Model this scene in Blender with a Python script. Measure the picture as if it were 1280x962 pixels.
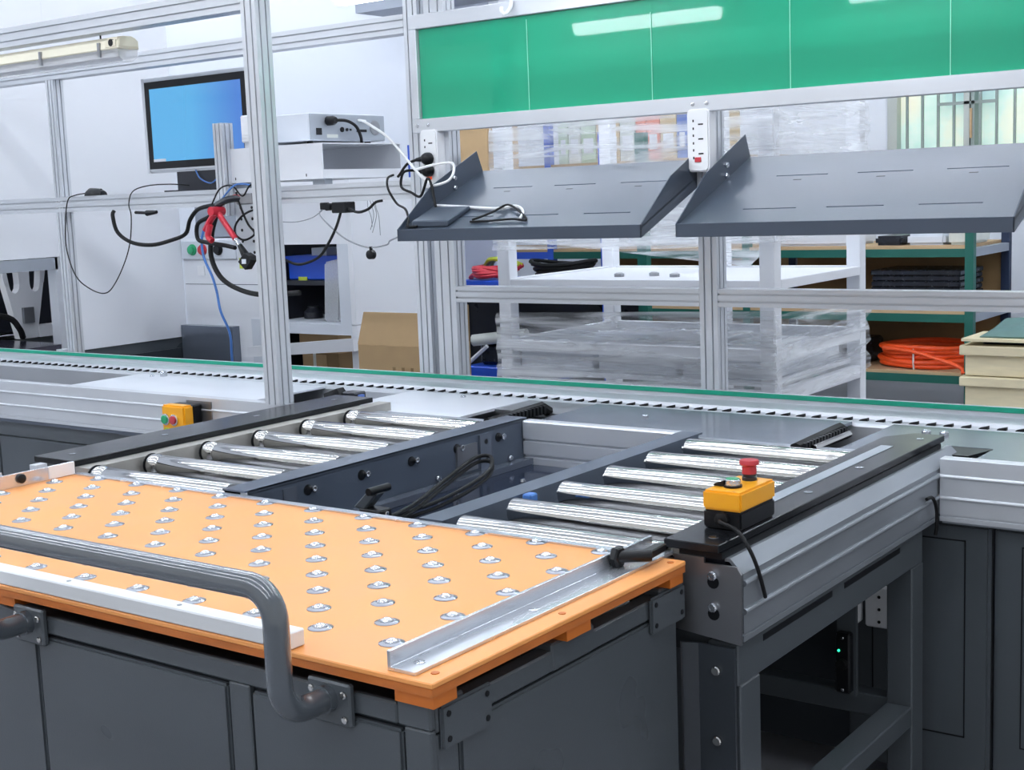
import bpy, bmesh, math, random
from mathutils import Vector, Matrix
random.seed(7)
for _o in list(bpy.data.objects): bpy.data.objects.remove(_o)
SC = bpy.context.scene
COL = SC.collection

# ------------------------------------------------------------------ camera
def make_camera():
    yaw, pit, rol = -0.633997, 0.1386435, -0.0389488
    f = Vector((math.sin(yaw)*math.cos(pit), math.cos(yaw)*math.cos(pit), -math.sin(pit)))
    r = Vector((math.cos(yaw), -math.sin(yaw), 0)); u = r.cross(f)
    r2 = r*math.cos(rol) + u*math.sin(rol); u2 = -r*math.sin(rol) + u*math.cos(rol)
    m = Matrix((r2, u2, -f)).transposed().to_4x4(); m.translation = (0, 0, 1.44)
    cd = bpy.data.cameras.new('camera'); co = bpy.data.objects.new('camera', cd); COL.objects.link(co)
    co.matrix_world = m; cd.sensor_width = 36; cd.lens = 1707.98/1280*36; cd.clip_start = 0.02
    SC.camera = co
make_camera()

# ------------------------------------------------------------------ world + exposure
W = bpy.data.worlds.new('world'); SC.world = W; W.use_nodes = True
_bg = W.node_tree.nodes['Background']; _bg.inputs[0].default_value = (0.94, 0.97, 1.0, 1); _bg.inputs[1].default_value = 0.72
SC.view_settings.view_transform = 'Standard'; SC.view_settings.look = 'None'
SC.view_settings.gamma = 1; SC.view_settings.exposure = 0.0; SC.view_settings.use_curve_mapping = False
TUBE = 47.0      # emission of the fluorescent tubes on the ceiling
LAMP = 15.0       # emission of the lamps over the conveyor

# ------------------------------------------------------------------ materials
def lin(h):
    h = h.lstrip('#'); c = [int(h[i:i+2], 16)/255 for i in (0, 2, 4)]
    return tuple(x/12.92 if x <= .04045 else ((x+.055)/1.055)**2.4 for x in c)
MATS = {}
def mat(name, hexc, rough=.5, metal=0.0, var=.04, vscale=6.0, bump=0.0, bscale=200.0, coat=0.0, emit=None, estr=0.0, stretch=None, rvar=.08, spec=.5):
    m = bpy.data.materials.new(name); m.use_nodes = True; nt = m.node_tree; N = nt.nodes; L = nt.links
    p = N['Principled BSDF']; c = lin(hexc)
    tc = N.new('ShaderNodeTexCoord'); mp = N.new('ShaderNodeMapping')
    if stretch: mp.inputs['Scale'].default_value = stretch
    L.new(tc.outputs['Object'], mp.inputs[0])
    no = N.new('ShaderNodeTexNoise'); no.inputs['Scale'].default_value = vscale; no.inputs['Detail'].default_value = 3
    L.new(mp.outputs[0], no.inputs['Vector'])
    mx = N.new('ShaderNodeMix'); mx.data_type = 'RGBA'
    mx.inputs['A'].default_value = (*[max(0, x*(1-2*var)) for x in c], 1); mx.inputs['B'].default_value = (*[min(1, x*(1+2*var)) for x in c], 1)
    L.new(no.outputs['Fac'], mx.inputs['Factor']); L.new(mx.outputs['Result'], p.inputs['Base Color'])
    mr = N.new('ShaderNodeMapRange'); mr.inputs['To Min'].default_value = max(.02, rough-rvar); mr.inputs['To Max'].default_value = min(1, rough+rvar)
    L.new(no.outputs['Fac'], mr.inputs['Value']); L.new(mr.outputs[0], p.inputs['Roughness'])
    p.inputs['Metallic'].default_value = metal; p.inputs['Coat Weight'].default_value = coat; p.inputs['Coat Roughness'].default_value = .04
    p.inputs['Specular IOR Level'].default_value = spec
    if bump:
        n2 = N.new('ShaderNodeTexNoise'); n2.inputs['Scale'].default_value = bscale; L.new(mp.outputs[0], n2.inputs['Vector'])
        b = N.new('ShaderNodeBump'); b.inputs['Strength'].default_value = bump; b.inputs['Distance'].default_value = .002
        L.new(n2.outputs['Fac'], b.inputs['Height']); L.new(b.outputs[0], p.inputs['Normal'])
    if emit:
        p.inputs['Emission Color'].default_value = (*lin(emit), 1); p.inputs['Emission Strength'].default_value = estr
    MATS[name] = m; return m
mat('alu', '#d2d6dc', .38, .5, .03, 3)
mat('alu_shiny', '#d3d8e0', .26, .8, .05, 8, stretch=(1, .15, 1))
mat('alu_dull', '#aab1ba', .42, .6, .06, 5)
mat('steel', '#cfcecc', .085, 1.0, .015, 4, stretch=(1, 12, 12), rvar=.0)
mat('unit_flange', '#9b9fa8', .28, 1.0, .05, 40)
mat('alu_profile', '#949aa1', .45, .6, .05, 5)
mat('steel_plate', '#9a9ca0', .35, .9, .10, 9)
mat('steel_dirty', '#a9a7a2', .5, .35, .14, 14)
mat('chrome', '#cfd2d8', .1, 1.0, .04, 40, bump=.5, bscale=260)
mat('dark_paint', '#4b5156', .3, .0, .05, 3, bump=.10, bscale=420, spec=.5)
mat('handle_paint', '#4c535a', .2, .0, .05, 3, bump=.02, bscale=420, spec=.6, coat=1.0)
mat('dark_paint_deep', '#33383e', .3, .0, .05, 3, bump=.08, bscale=420)
mat('rail_paint', '#525c6a', .3, .15, .05, 3, bump=.05, bscale=300)
mat('plate_grey', '#737b88', .2, .45, .06, 3)
mat('plate_white', '#dfe4ec', .3, .1, .03, 3)
mat('pan_blue', '#3a4660', .12, .7, .15, 4)
mat('black_plastic', '#121418', .35, 0, .1, 10, spec=.3)
mat('black_cover', '#1a1c20', .2, 0, .12, 5, bump=.03, bscale=120, spec=.3)
mat('black_rubber', '#141517', .55, 0, .1, 10, spec=.25)
mat('orange_board', '#ee9f57', .42, 0, .05, 5, bump=.05, bscale=160)
mat('orange_edge', '#bd6a2a', .5, 0, .18, 18, stretch=(1, 1, 4))
mat('orange_block', '#c86c20', .5, 0, .08, 12)
mat('nylon', '#eceff2', .35, 0, .02, 8)
mat('yellow', '#f6ab1e', .35, 0, .03, 8)
mat('red_button', '#b8343e', .4, 0, .04, 8)
mat('green_button', '#27a06c', .35, 0, .04, 8)
mat('green_sheet', '#0e9f78', .35, 0, .05, 1.2, coat=.9, spec=.2)
mat('clear_edge', '#8fe6c8', .2, 0, .03, 8)
mat('green_belt', '#149a7d', .35, 0, .06, 12)
mat('grey_paint', '#424c5a', .34, .15, .05, 3, bump=.10, bscale=380)
mat('white_paint', '#e7eaf0', .45, 0, .015, 2)
mat('white_plastic', '#eef0f4', .35, 0, .01, 4)
mat('cream_plastic', '#e9e4cf', .4, 0, .03, 6)
mat('offwhite_grey', '#d3d9e2', .5, 0, .02, 2)
mat('cardboard', '#b99c74', .8, 0, .06, 9)
mat('cardboard_dark', '#8f7552', .85, 0, .08, 9)
mat('cream_wood', '#e0d3b0', .7, 0, .08, 7, stretch=(1, 1, 6))
mat('blue_bin', '#1d4fc4', .4, 0, .05, 6)
mat('rack_green', '#0f5a4e', .45, 0, .05, 6)
mat('rack_navy', '#1c2c48', .45, 0, .05, 6)
mat('rack_blue', '#2450b8', .45, 0, .05, 6)
mat('board_wood', '#b89b76', .7, 0, .1, 6, stretch=(1, 6, 6))
mat('orange_cable', '#f4551c', .45, 0, .06, 20)
mat('red_cable', '#c92a3c', .45, 0, .1, 20)
mat('red_metal', '#c0283a', .3, .1, .06, 20)
mat('white_cable', '#e8eaec', .4, 0, .03, 10)
mat('grey_cable', '#8d9298', .5, 0, .05, 10)
mat('blue_hose', '#4a7ac0', .35, 0, .05, 10)
mat('black_bag', '#20232b', .25, 0, .3, 30, bump=.5, bscale=50)
mat('dark_machine', '#23262f', .3, 0, .1, 4)
mat('dark_table', '#3c3b48', .12, .2, .1, 3)
mat('teal_cloth', '#5f7f7c', .7, 0, .08, 9)
mat('floor', '#8f9096', .35, 0, .07, 1.6)
mat('wall', '#e2e7ef', .7, 0, .012, .7)
mat('ceiling', '#dfe3e8', .8, 0, .02, .7)
mat('duct', '#9aa1ac', .5, .2, .04, 2)
mat('curtain_wall', '#c3cede', .5, 0, .03, 1)
mat('window_frame', '#b7bdb8', .5, .3, .05, 6)
mat('window_iron', '#8b9793', .5, .3, .05, 8)
mat('tube_glow', '#ffffff', .4, 0, .0, 2, emit='#f3f8ff', estr=TUBE)
mat('lamp_glow', '#ffffff', .4, 0, .0, 2, emit='#f0f5ff', estr=LAMP)
mat('led_green', '#30e0a0', .4, 0, .0, 2, emit='#30ffb0', estr=2)
mat('led_red', '#e0502c', .4, 0, .03, 2, emit='#ff5a20', estr=.4)
mat('paper', '#d8dcd6', .7, 0, .05, 9)
mat('paper_pink', '#e0917e', .7, 0, .05, 9)
mat('paper_tan', '#cdb894', .7, 0, .05, 9)
mat('paper_green', '#bccdb4', .7, 0, .05, 9)
mat('paper_blue', '#5974b8', .7, 0, .05, 9)
mat('lime', '#b9c83a', .5, 0, .08, 20)

def screen_mat():
    m = bpy.data.materials.new('screen'); m.use_nodes = True; N = m.node_tree.nodes; L = m.node_tree.links; p = N['Principled BSDF']
    tc = N.new('ShaderNodeTexCoord'); g = N.new('ShaderNodeSeparateXYZ'); L.new(tc.outputs['Generated'], g.inputs[0])
    r = N.new('ShaderNodeValToRGB'); r.color_ramp.elements[0].color = (*lin('#5cb2ea'), 1); r.color_ramp.elements[1].color = (*lin('#4d83d8'), 1)
    r.color_ramp.elements[0].position = .45; r.color_ramp.elements[1].position = .95
    L.new(g.outputs[0], r.inputs[0]); L.new(r.outputs[0], p.inputs['Emission Color']); p.inputs['Emission Strength'].default_value = .92
    p.inputs['Base Color'].default_value = (.01, .02, .03, 1); p.inputs['Roughness'].default_value = .12
    MATS['screen'] = m
screen_mat()
def pane_mat():
    m = bpy.data.materials.new('frosted_pane'); m.use_nodes = True; N = m.node_tree.nodes; L = m.node_tree.links; p = N['Principled BSDF']
    tc = N.new('ShaderNodeTexCoord'); n = N.new('ShaderNodeTexNoise'); n.inputs['Scale'].default_value = 1.7; n.inputs['Detail'].default_value = 5
    L.new(tc.outputs['Object'], n.inputs['Vector'])
    r = N.new('ShaderNodeValToRGB'); e = r.color_ramp.elements
    e[0].position = .36; e[0].color = (*lin('#9fbfc0'), 1); e[1].position = .64; e[1].color = (*lin('#e6ddc4'), 1)
    x = e.new(.5); x.color = (*lin('#c6ddd0'), 1)
    L.new(n.outputs['Fac'], r.inputs[0]); L.new(r.outputs[0], p.inputs['Emission Color']); L.new(r.outputs[0], p.inputs['Base Color'])
    p.inputs['Emission Strength'].default_value = .55; p.inputs['Roughness'].default_value = .3
    MATS['pane'] = m
pane_mat()
def film_mat():
    m = bpy.data.materials.new('stretch_film'); m.use_nodes = True; N = m.node_tree.nodes; L = m.node_tree.links
    N.remove(N['Principled BSDF']); out = N['Material Output']
    tc = N.new('ShaderNodeTexCoord'); mp = N.new('ShaderNodeMapping'); mp.inputs['Scale'].default_value = (.9, .9, 13)
    L.new(tc.outputs['Object'], mp.inputs[0])
    n = N.new('ShaderNodeTexNoise'); n.inputs['Scale'].default_value = 2.2; n.inputs['Detail'].default_value = 6; n.inputs['Distortion'].default_value = .6
    L.new(mp.outputs[0], n.inputs['Vector'])
    r = N.new('ShaderNodeValToRGB'); e = r.color_ramp.elements; e[0].position = .40; e[0].color = (.06, .06, .06, 1); e[1].position = .72; e[1].color = (.62, .62, .62, 1)
    L.new(n.outputs['Fac'], r.inputs[0])
    t = N.new('ShaderNodeBsdfTransparent'); p = N.new('ShaderNodeBsdfPrincipled'); p.inputs['Base Color'].default_value = (.86, .89, .92, 1); p.inputs['Roughness'].default_value = .18
    b = N.new('ShaderNodeBump'); b.inputs['Strength'].default_value = .25; b.inputs['Distance'].default_value = .02; L.new(n.outputs['Fac'], b.inputs['Height']); L.new(b.outputs[0], p.inputs['Normal'])
    tr = N.new('ShaderNodeBsdfTranslucent'); tr.inputs['Color'].default_value = (.95, .97, 1, 1); p.inputs['Base Color'].default_value = (.95, .97, .99, 1)
    m2 = N.new('ShaderNodeMixShader'); m2.inputs[0].default_value = .35; L.new(p.outputs[0], m2.inputs[1]); L.new(tr.outputs[0], m2.inputs[2])
    mx = N.new('ShaderNodeMixShader'); L.new(r.outputs[0], mx.inputs[0]); L.new(t.outputs[0], mx.inputs[1]); L.new(m2.outputs[0], mx.inputs[2])
    L.new(mx.outputs[0], out.inputs[0]); MATS['film'] = m
film_mat()
def clear_mat():
    m = bpy.data.materials.new('clear_plastic'); m.use_nodes = True; N = m.node_tree.nodes; L = m.node_tree.links
    N.remove(N['Principled BSDF']); out = N['Material Output']
    n = N.new('ShaderNodeTexNoise'); n.inputs['Scale'].default_value = 30
    r = N.new('ShaderNodeMapRange'); r.inputs['To Min'].default_value = .3; r.inputs['To Max'].default_value = .5; L.new(n.outputs['Fac'], r.inputs[0])
    t = N.new('ShaderNodeBsdfTransparent'); p = N.new('ShaderNodeBsdfPrincipled'); p.inputs['Base Color'].default_value = (.85, .88, .92, 1); p.inputs['Roughness'].default_value = .15
    mx = N.new('ShaderNodeMixShader'); L.new(r.outputs[0], mx.inputs[0]); L.new(t.outputs[0], mx.inputs[1]); L.new(p.outputs[0], mx.inputs[2]); L.new(mx.outputs[0], out.inputs[0])
    MATS['clear'] = m
clear_mat()

# ------------------------------------------------------------------ builders
ORG = {}
def tag(o, label=None, cat=None, group=None, kind=None):
    if label: o['label'] = label
    if cat: o['category'] = cat
    if group: o['group'] = group
    if kind: o['kind'] = kind
    return o
def thing(name, loc, label, cat, group=None):
    o = bpy.data.objects.new(name, None); o.empty_display_size = .05; COL.objects.link(o); o.location = loc; ORG[o] = Vector(loc)
    return tag(o, label, cat, group)
def link(o, parent, org):
    COL.objects.link(o)
    if parent: o.parent = parent; o.location = org - ORG[parent]
    else: o.location = org
    ORG[o] = org
def inst(src, parent, loc, name=None, rot=None):
    o = bpy.data.objects.new(name or src.name.split('.')[0], src.data); link(o, parent, Vector(loc))
    if rot: o.rotation_euler = rot
    return o
class MB:
    def __init__(s): s.v = []; s.f = []
    def add(s, vs, fs):
        b = len(s.v); s.v += [Vector(x) for x in vs]; s.f += [tuple(b+i for i in f) for f in fs]; return s
    def box(s, x0, x1, y0, y1, z0, z1):
        return s.add([(x0,y0,z0),(x1,y0,z0),(x1,y1,z0),(x0,y1,z0),(x0,y0,z1),(x1,y0,z1),(x1,y1,z1),(x0,y1,z1)],
                     [(3,2,1,0),(4,5,6,7),(0,1,5,4),(1,2,6,5),(2,3,7,6),(3,0,4,7)])
    def hexa(s, pts): return s.add(pts, [(3,2,1,0),(4,5,6,7),(0,1,5,4),(1,2,6,5),(2,3,7,6),(3,0,4,7)])
    def prism(s, poly, axis, a, b):
        n = len(poly); g = {'x': lambda p, t: (t, p[0], p[1]), 'y': lambda p, t: (p[0], t, p[1]), 'z': lambda p, t: (p[0], p[1], t)}[axis]
        return s.add([g(p, a) for p in poly]+[g(p, b) for p in poly], [tuple(range(n))[::-1], tuple(range(n, 2*n))]+[(i, (i+1) % n, n+(i+1) % n, n+i) for i in range(n)])
    def tube(s, pts, r, n=8, caps=True, smooth=0):
        P = [Vector(p) for p in pts]
        if smooth:
            Q = []
            for i in range(len(P)-1):
                a = P[max(i-1, 0)]; b = P[i]; c = P[i+1]; d = P[min(i+2, len(P)-1)]
                for k in range(smooth):
                    t = k/smooth
                    Q.append(.5*((2*b)+(c-a)*t+(2*a-5*b+4*c-d)*t*t+(3*b-a-3*c+d)*t**3))
            Q.append(P[-1]); P = Q
        R = r if isinstance(r, (list, tuple)) else [r]*len(P)
        if len(R) != len(P): R = [R[0]]*len(P)
        t0 = (P[1]-P[0]).normalized(); up = Vector((0, 0, 1)) if abs(t0.z) < .9 else Vector((1, 0, 0)); nrm = t0.cross(up).normalized()
        b = len(s.v)
        for i, p in enumerate(P):
            t = (P[min(i+1, len(P)-1)]-P[max(i-1, 0)]).normalized()
            nrm = (nrm-t*nrm.dot(t)).normalized(); bi = t.cross(nrm)
            for k in range(n):
                a = 2*math.pi*k/n; s.v.append(p+(nrm*math.cos(a)+bi*math.sin(a))*R[i])
        for i in range(len(P)-1):
            for k in range(n): s.f.append((b+i*n+k, b+i*n+(k+1) % n, b+(i+1)*n+(k+1) % n, b+(i+1)*n+k))
        if caps: s.f.append(tuple(b+k for k in range(n))[::-1]); s.f.append(tuple(b+(len(P)-1)*n+k for k in range(n)))
        return s
    def lathe(s, prof, c, axis='z', n=16):
        # prof: list of (radius, height)
        c = Vector(c); b = len(s.v)
        for r, h in prof:
            for k in range(n):
                a = 2*math.pi*k/n; u, w = r*math.cos(a), r*math.sin(a)
                s.v.append(c+Vector({'z': (u, w, h), 'y': (u, h, w), 'x': (h, u, w)}[axis]))
        for i in range(len(prof)-1):
            for k in range(n): s.f.append((b+i*n+k, b+i*n+(k+1) % n, b+(i+1)*n+(k+1) % n, b+(i+1)*n+k))
        s.f.append(tuple(b+k for k in range(n))[::-1]); s.f.append(tuple(b+(len(prof)-1)*n+k for k in range(n)))
        return s
    def build(s, name, m, parent=None, org=None, smooth=False, bevel=0, seg=1):
        if org is None:
            xs = [min(v[i] for v in s.v) for i in range(3)]; xe = [max(v[i] for v in s.v) for i in range(3)]
            org = Vector(((xs[0]+xe[0])/2, (xs[1]+xe[1])/2, xs[2]))
        org = Vector(org)
        me = bpy.data.meshes.new(name); me.from_pydata([tuple(v-org) for v in s.v], [], s.f)
        bm = bmesh.new(); bm.from_mesh(me); bmesh.ops.recalc_face_normals(bm, faces=bm.faces)
        if bevel:
            bmesh.ops.bevel(bm, geom=[e for e in bm.edges if len(e.link_faces) == 2 and e.calc_face_angle(0) > .5], offset=bevel, segments=seg, affect='EDGES', clamp_overlap=True)
        bm.to_mesh(me); bm.free()
        if smooth:
            for p in me.polygons: p.use_smooth = True
            try: me.set_sharp_from_angle(angle=math.radians(42))
            except Exception: pass
        me.materials.append(MATS[m]); o = bpy.data.objects.new(name, me); link(o, parent, org); return o
def B(name, m, parent, *d, bevel=0, seg=1): return MB().box(*d).build(name, m, parent, bevel=bevel, seg=seg)
def section(w, h):
    # closed outline of an aluminium extrusion, two fine grooves on each face
    pts = []
    for (ax, ay, bx, by, L) in ((-w/2, -h/2, w/2, -h/2, w), (w/2, -h/2, w/2, h/2, h), (w/2, h/2, -w/2, h/2, w), (-w/2, h/2, -w/2, -h/2, h)):
        dx, dy = (bx-ax)/L, (by-ay)/L; nx, ny = -dy, dx; pts.append((ax, ay))
        for fr in (.29, .71):
            for o_, d in ((-.0026, 0), (-.0026, .009), (.0026, .009), (.0026, 0)):
                t = fr*L+o_; pts.append((ax+dx*t+nx*d, ay+dy*t+ny*d))
    return pts
def extr(name, parent, axis, a, b, c1, c2, w, h, m='alu'):
    # c1,c2: centre in the two other axes (x: y,z | y: x,z | z: x,y); w,h likewise
    return MB().prism([(c1+p, c2+q) for p, q in section(w, h)], axis, a, b).build(name, m, parent)
def bolt(parent, loc, axis='y', r=.007, h=.006, m='chrome', name='bolt', n=6):
    return MB().lathe([(r, 0), (r, h*.7), (r*.8, h)], loc, axis, n).build(name, m, parent, org=loc)
def cable(name, parent, pts, r, m, smooth=5, n=6): return MB().tube(pts, r, n, smooth=smooth).build(name, m, parent, smooth=True)

# ================================================================== STRUCTURE
def struct(o): o['kind'] = 'structure'; return o
struct(B('floor', 'floor', None, -11, 2.5, -3, 9.6, -.05, 0))
struct(B('ceiling', 'ceiling', None, -11, 2.5, -3, 9.6, 3.9, 4.0))
def walls():
    # back wall with a window opening x -3.62..-1.2, z 1.2..2.9
    w = MB(); w.box(-11, -3.64, 9.6, 9.75, 0, 3.9); w.box(-1.2, 2.5, 9.6, 9.75, 0, 3.9); w.box(-3.64, -1.2, 9.6, 9.75, 0, 1.15); w.box(-3.64, -1.2, 9.6, 9.75, 2.9, 3.9)
    struct(w.build('wall_back', 'wall', None))
    struct(B('wall_left', 'wall', None, -11.15, -11, -3, 9.75, 0, 3.9))
    # partition behind the left machines
    struct(B('wall_partition', 'wall', None, -11, -5.05, 6.78, 6.88, 0, 3.9))
    win = MB(); f = .05
    for x in (-3.62, -1.25): win.box(x-.02, x+.05, 9.58, 9.7, 1.15, 2.9)
    win.box(-3.64, -1.2, 9.58, 9.7, 1.15, 1.2); win.box(-3.64, -1.2, 9.58, 9.7, 2.85, 2.9)
    wo = struct(win.build('window_1', 'window_frame', None)); 
    for i in range(2):
        x0 = -3.57+1.17*i; B('pane', 'pane', wo, x0, x0+1.15, 9.66, 9.67, 1.2, 2.85)
    for x in (-3.49, -3.38, -3.27, -3.16, -2.98, -2.87, -2.75, -2.62, -2.5, -2.38, -2.26, -2.14, -2.02, -1.9, -1.78, -1.66):
        MB().box(x-.008, x+.008, 9.555, 9.575, 1.2, 2.85).build('window_bar', 'window_iron', wo)
    B('window_bar', 'window_iron', wo, -3.27, -2.87, 9.55, 9.58, 1.93, 1.95)
    B('window_mullion', 'window_frame', wo, -3.09, -3.05, 9.55, 9.66, 1.2, 2.85); B('window_mullion', 'window_iron', wo, -3.04, -3.015, 9.55, 9.66, 1.2, 2.85)
    B('hinge_rust', 'board_wood', wo, -3.045, -3.03, 9.54, 9.56, 1.7, 1.9)
walls()
def ceiling_lights():
    rows = ('row behind the camera', 'row before the cart', 'row over the rollers', 'row over the conveyor', 'row over the racks', 'row over the shelving')
    cols = ('leftmost', 'second from the left', 'third from the left', 'rightmost')
    for iy, y in enumerate((-1.3, .5, 2.3, 4.1, 5.9, 7.7)):
        for ix, x in enumerate((-8.1, -5.5, -2.9, -.3)):
            t = thing('ceiling_light', (x, y, 3.7), 'white ceiling batten, '+cols[ix]+' in the '+rows[iy], 'ceiling light', 'ceiling battens')
            B('housing', 'white_paint', t, x-1.25, x+1.25, y-.05, y+.05, 3.745, 3.80)
            MB().tube([(x-1.22, y, 3.71), (x+1.22, y, 3.71)], .018, 8).build('tube', 'tube_glow', t, smooth=True)
            for s in (-.8, .8): B('hanger', 'alu', t, x+s-.004, x+s+.004, y-.004, y+.004, 3.8, 3.9)
ceiling_lights()

# ================================================================== BALL TRANSFER CART (foreground)
def cart():
    t = thing('ball_transfer_cart', (-1.94, 1.63, 0), 'dark grey cart with an orange ball transfer board and tubular push handle', 'cart')
    XL, XR, YF, YB = -2.79, -1.095, 1.29, 1.962
    fy, fx, by = 1.303, -1.112, 1.955          # outer faces of the body
    # carcass core, slightly inside the skins
    B('carcass', 'dark_paint_deep', t, -2.74, fx-.012, fy+.012, by, .12, .742)
    # front skin: stiles, rails and doors
    zt = .782; zd = .742
    B('top_rail', 'dark_paint', t, -2.75, -1.17, fy, fy+.012, zd+.004, .776, bevel=.003); B('corner_post', 'dark_paint', t, -1.1695, fx, fy, fy+.012, zd+.004, .783, bevel=.003)
    for x0, x1 in ((-2.75, -2.40), (-1.498, -1.454), (-1.158, fx)):
        B('stile', 'dark_paint', t, x0, x1, fy, fy+.012, .12, zd+.004, bevel=.002)
    for x0, x1 in ((-2.396, -1.968), (-1.964, -1.502), (-1.45, -1.162)):
        B('door', 'dark_paint', t, x0, x1, fy-.001, fy+.012, .14, zd-.002, bevel=.004, seg=2)
    B('plinth', 'dark_paint', t, -2.75, fx, fy, fy+.012, .1, .138)
    # right side skin
    B('side_stile', 'dark_paint', t, fx-.012, fx, fy+.012, 1.36, .12, .738, bevel=.002)
    B('side_panel', 'dark_paint', t, fx-.012, fx+.001, 1.364, by, .12, .736, bevel=.004, seg=2)
    B('side_rail', 'dark_paint', t, fx-.03, fx, fy+.012, by, .74, .772, bevel=.003)
    # notched upstands on top of the side rail (seats of the board blocks)
    for y0, y1 in ((fy+.0125, 1.375), (1.585, 1.70), (1.90, by+.01)):
        B('block_seat', 'dark_paint', t, fx-.06, fx+.001, y0, y1, .74, .783, bevel=.003)
    # corner plates with holes
    for (y0, y1) in ((1.318, 1.43), (1.862, 1.975)):
        p = B('corner_plate', 'dark_paint', t, fx, fx+.008, y0, y1, .715, .778, bevel=.004, seg=2)
        for yy in (y0+.014, y1-.014):
            for zz in (.73, .765): MB().lathe([(.0045, 0), (.0045, .0012)], (fx+.008, yy, zz), 'x', 8).build('screw_hole', 'black_plastic', p)
    for sx, sy in ((-2.65, 1.4), (-2.65, 1.86), (-1.2, 1.4), (-1.2, 1.86)):
        c = MB().lathe([(.045, -.015), (.05, -.01), (.05, .01), (.045, .015)], (sx, sy, .05), 'y', 16).build('castor', 'black_rubber', t, smooth=True)
        B('fork', 'steel_plate', c, sx-.03, sx+.03, sy-.022, sy+.022, .05, .12)
    # orange board, lamination on its edge, spacer blocks
    bd = B('board', 'orange_board', t, XL, XR, YF, YB, .812, .82, bevel=.0015)
    B('board_core', 'orange_edge', t, XL+.001, XR-.001, YF+.001, YB-.001, .8005, .812)
    for x0, x1, y0, y1 in ((-1.165, XR-.004, 1.296, 1.345), (-1.15, XR-.004, 1.607, 1.672), (-1.15, XR-.004, 1.915, 1.958), (-2.06, -2.01, 1.296, 1.345), (-2.75, -2.70, 1.296, 1.345)):
        B('spacer_block', 'orange_block', t, x0, x1, y0, y1, .783, .8005)
    for x, y in ((-1.118, 1.325), (-1.115, 1.62), (-1.112, 1.94)):
        MB().lathe([(.006, 0), (.006, .0012), (.003, .0014)], (x, y, .82), 'z', 8).build('screw', 'orange_block', bd)
    # ball transfer units
    src = None
    def unit(x, y):
        nonlocal src
        if src is None:
            m = MB(); m.lathe([(.0195, 0), (.019, .001), (.0150, .0018), (.0132, .0028), (.0122, .0026), (.0118, .0004)], (x, y, .82), 'z', 14)
            src = m.build('ball_unit', 'chrome', bd, org=(x, y, .82), smooth=True)
            bm_ = MB().lathe([(.0100, .0000), (.0098, .0030), (.0078, .0056), (.0042, .0071), (.0008, .0076)], (x, y, .82), 'z', 12)
            # cup and ball are one stamped unit: join the ball into the shared mesh
            b = len(src.data.vertices); vs = [tuple(v.co) for v in src.data.vertices]+[tuple(v-Vector((x, y, .82))) for v in bm_.v]
            fs = [tuple(p.vertices) for p in src.data.polygons]+[tuple(b+i for i in f) for f in bm_.f]
            me = bpy.data.meshes.new('ball_unit'); me.from_pydata(vs, [], fs); me.materials.append(MATS['unit_flange']); me.materials.append(MATS['chrome']); nf = len(src.data.polygons)
            for q, p in enumerate(me.polygons): p.material_index = 0 if q < nf else 1
            bmm = bmesh.new(); bmm.from_mesh(me); bmesh.ops.recalc_face_normals(bmm, faces=bmm.faces); bmm.to_mesh(me); bmm.free()
            for p in me.polygons: p.use_smooth = True
            src.data = me
        else: inst(src, bd, (x, y, .82))
    P = .1385
    for k in range(11):
        for j in range(5): unit(-1.25-P*k, 1.39+P*j)
    for k in range(11):
        for j in range(4): unit(-1.3195-P*k, 1.459+P*j)
    # aluminium angles left and right, bright strip along the far edge
    a = MB().prism([(-1.181, .82), (-1.133, .82), (-1.133, .8255), (-1.1755, .8255), (-1.1755, .8475), (-1.181, .8475)], 'y', 1.302, 1.99).build('side_angle', 'alu_shiny', t, bevel=.0006)
    for y in (1.335, 1.60, 1.96):
        MB().lathe([(.0085, 0), (.0085, .001), (.004, .0016)], (-1.153, y, .8255), 'z', 10).build('screw', 'chrome', a)
    a2 = MB().prism([(-2.745, .82), (-2.739, .82), (-2.739, .852), (-2.745, .852), (-2.745, .8265), (-2.79, .8265), (-2.79, .82)], 'y', 1.302, 1.955).build('side_angle', 'alu_shiny', t, bevel=.0006)
    MB().lathe([(.011, 0), (.011, .006), (.008, .008)], (-2.739, 1.81, .838), 'x', 12).build('knob', 'black_plastic', a2, smooth=True)
    B('end_block', 'nylon', a2, -2.7388, -2.7365, 1.885, 1.955, .822, .851)
    for y in (1.74, 1.86): B('clip', 'alu', a2, -2.775, -2.75, y, y+.03, .8265, .858)
    B('edge_strip', 'alu_shiny', t, -2.735, -1.182, YB-.012, YB+.008, .8205, .8235)
    # spring latch clamped on the right angle
    l = MB().tube([(-1.172, 1.855, .842), (-1.152, 1.87, .842), (-1.122, 1.895, .842)], .0105, 10).build('latch', 'black_plastic', t, smooth=True)
    MB().lathe([(.0165, -.007), (.019, -.004), (.019, .004), (.0165, .007)], (-1.166, 1.861, .842), 'x', 6).build('latch_nut', 'black_plastic', l)
    MB().hexa([(-1.138, 1.882, .836), (-1.120, 1.89, .836), (-1.124, 1.95, .836), (-1.142, 1.945, .836), (-1.138, 1.882, .85), (-1.120, 1.89, .85), (-1.124, 1.95, .85), (-1.142, 1.945, .85)]).build('latch_arm', 'black_plastic', l, bevel=.002)
    # white nylon bar on the front edge
    nb = B('nylon_bar', 'nylon', t, -2.75, -1.352, 1.291, 1.322, .8205, .8455, bevel=.002)
    for x in (-1.60, -1.87, -2.2): MB().lathe([(.004, 0), (.004, .0006)], (x, 1.307, .8455), 'z', 8).build('screw_hole', 'grey_cable', nb)
    # push handle
    zc, zb, yh = .941, .765, 1.205; xr, xl = -1.285, -1.972; r = .045; pts = []
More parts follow.
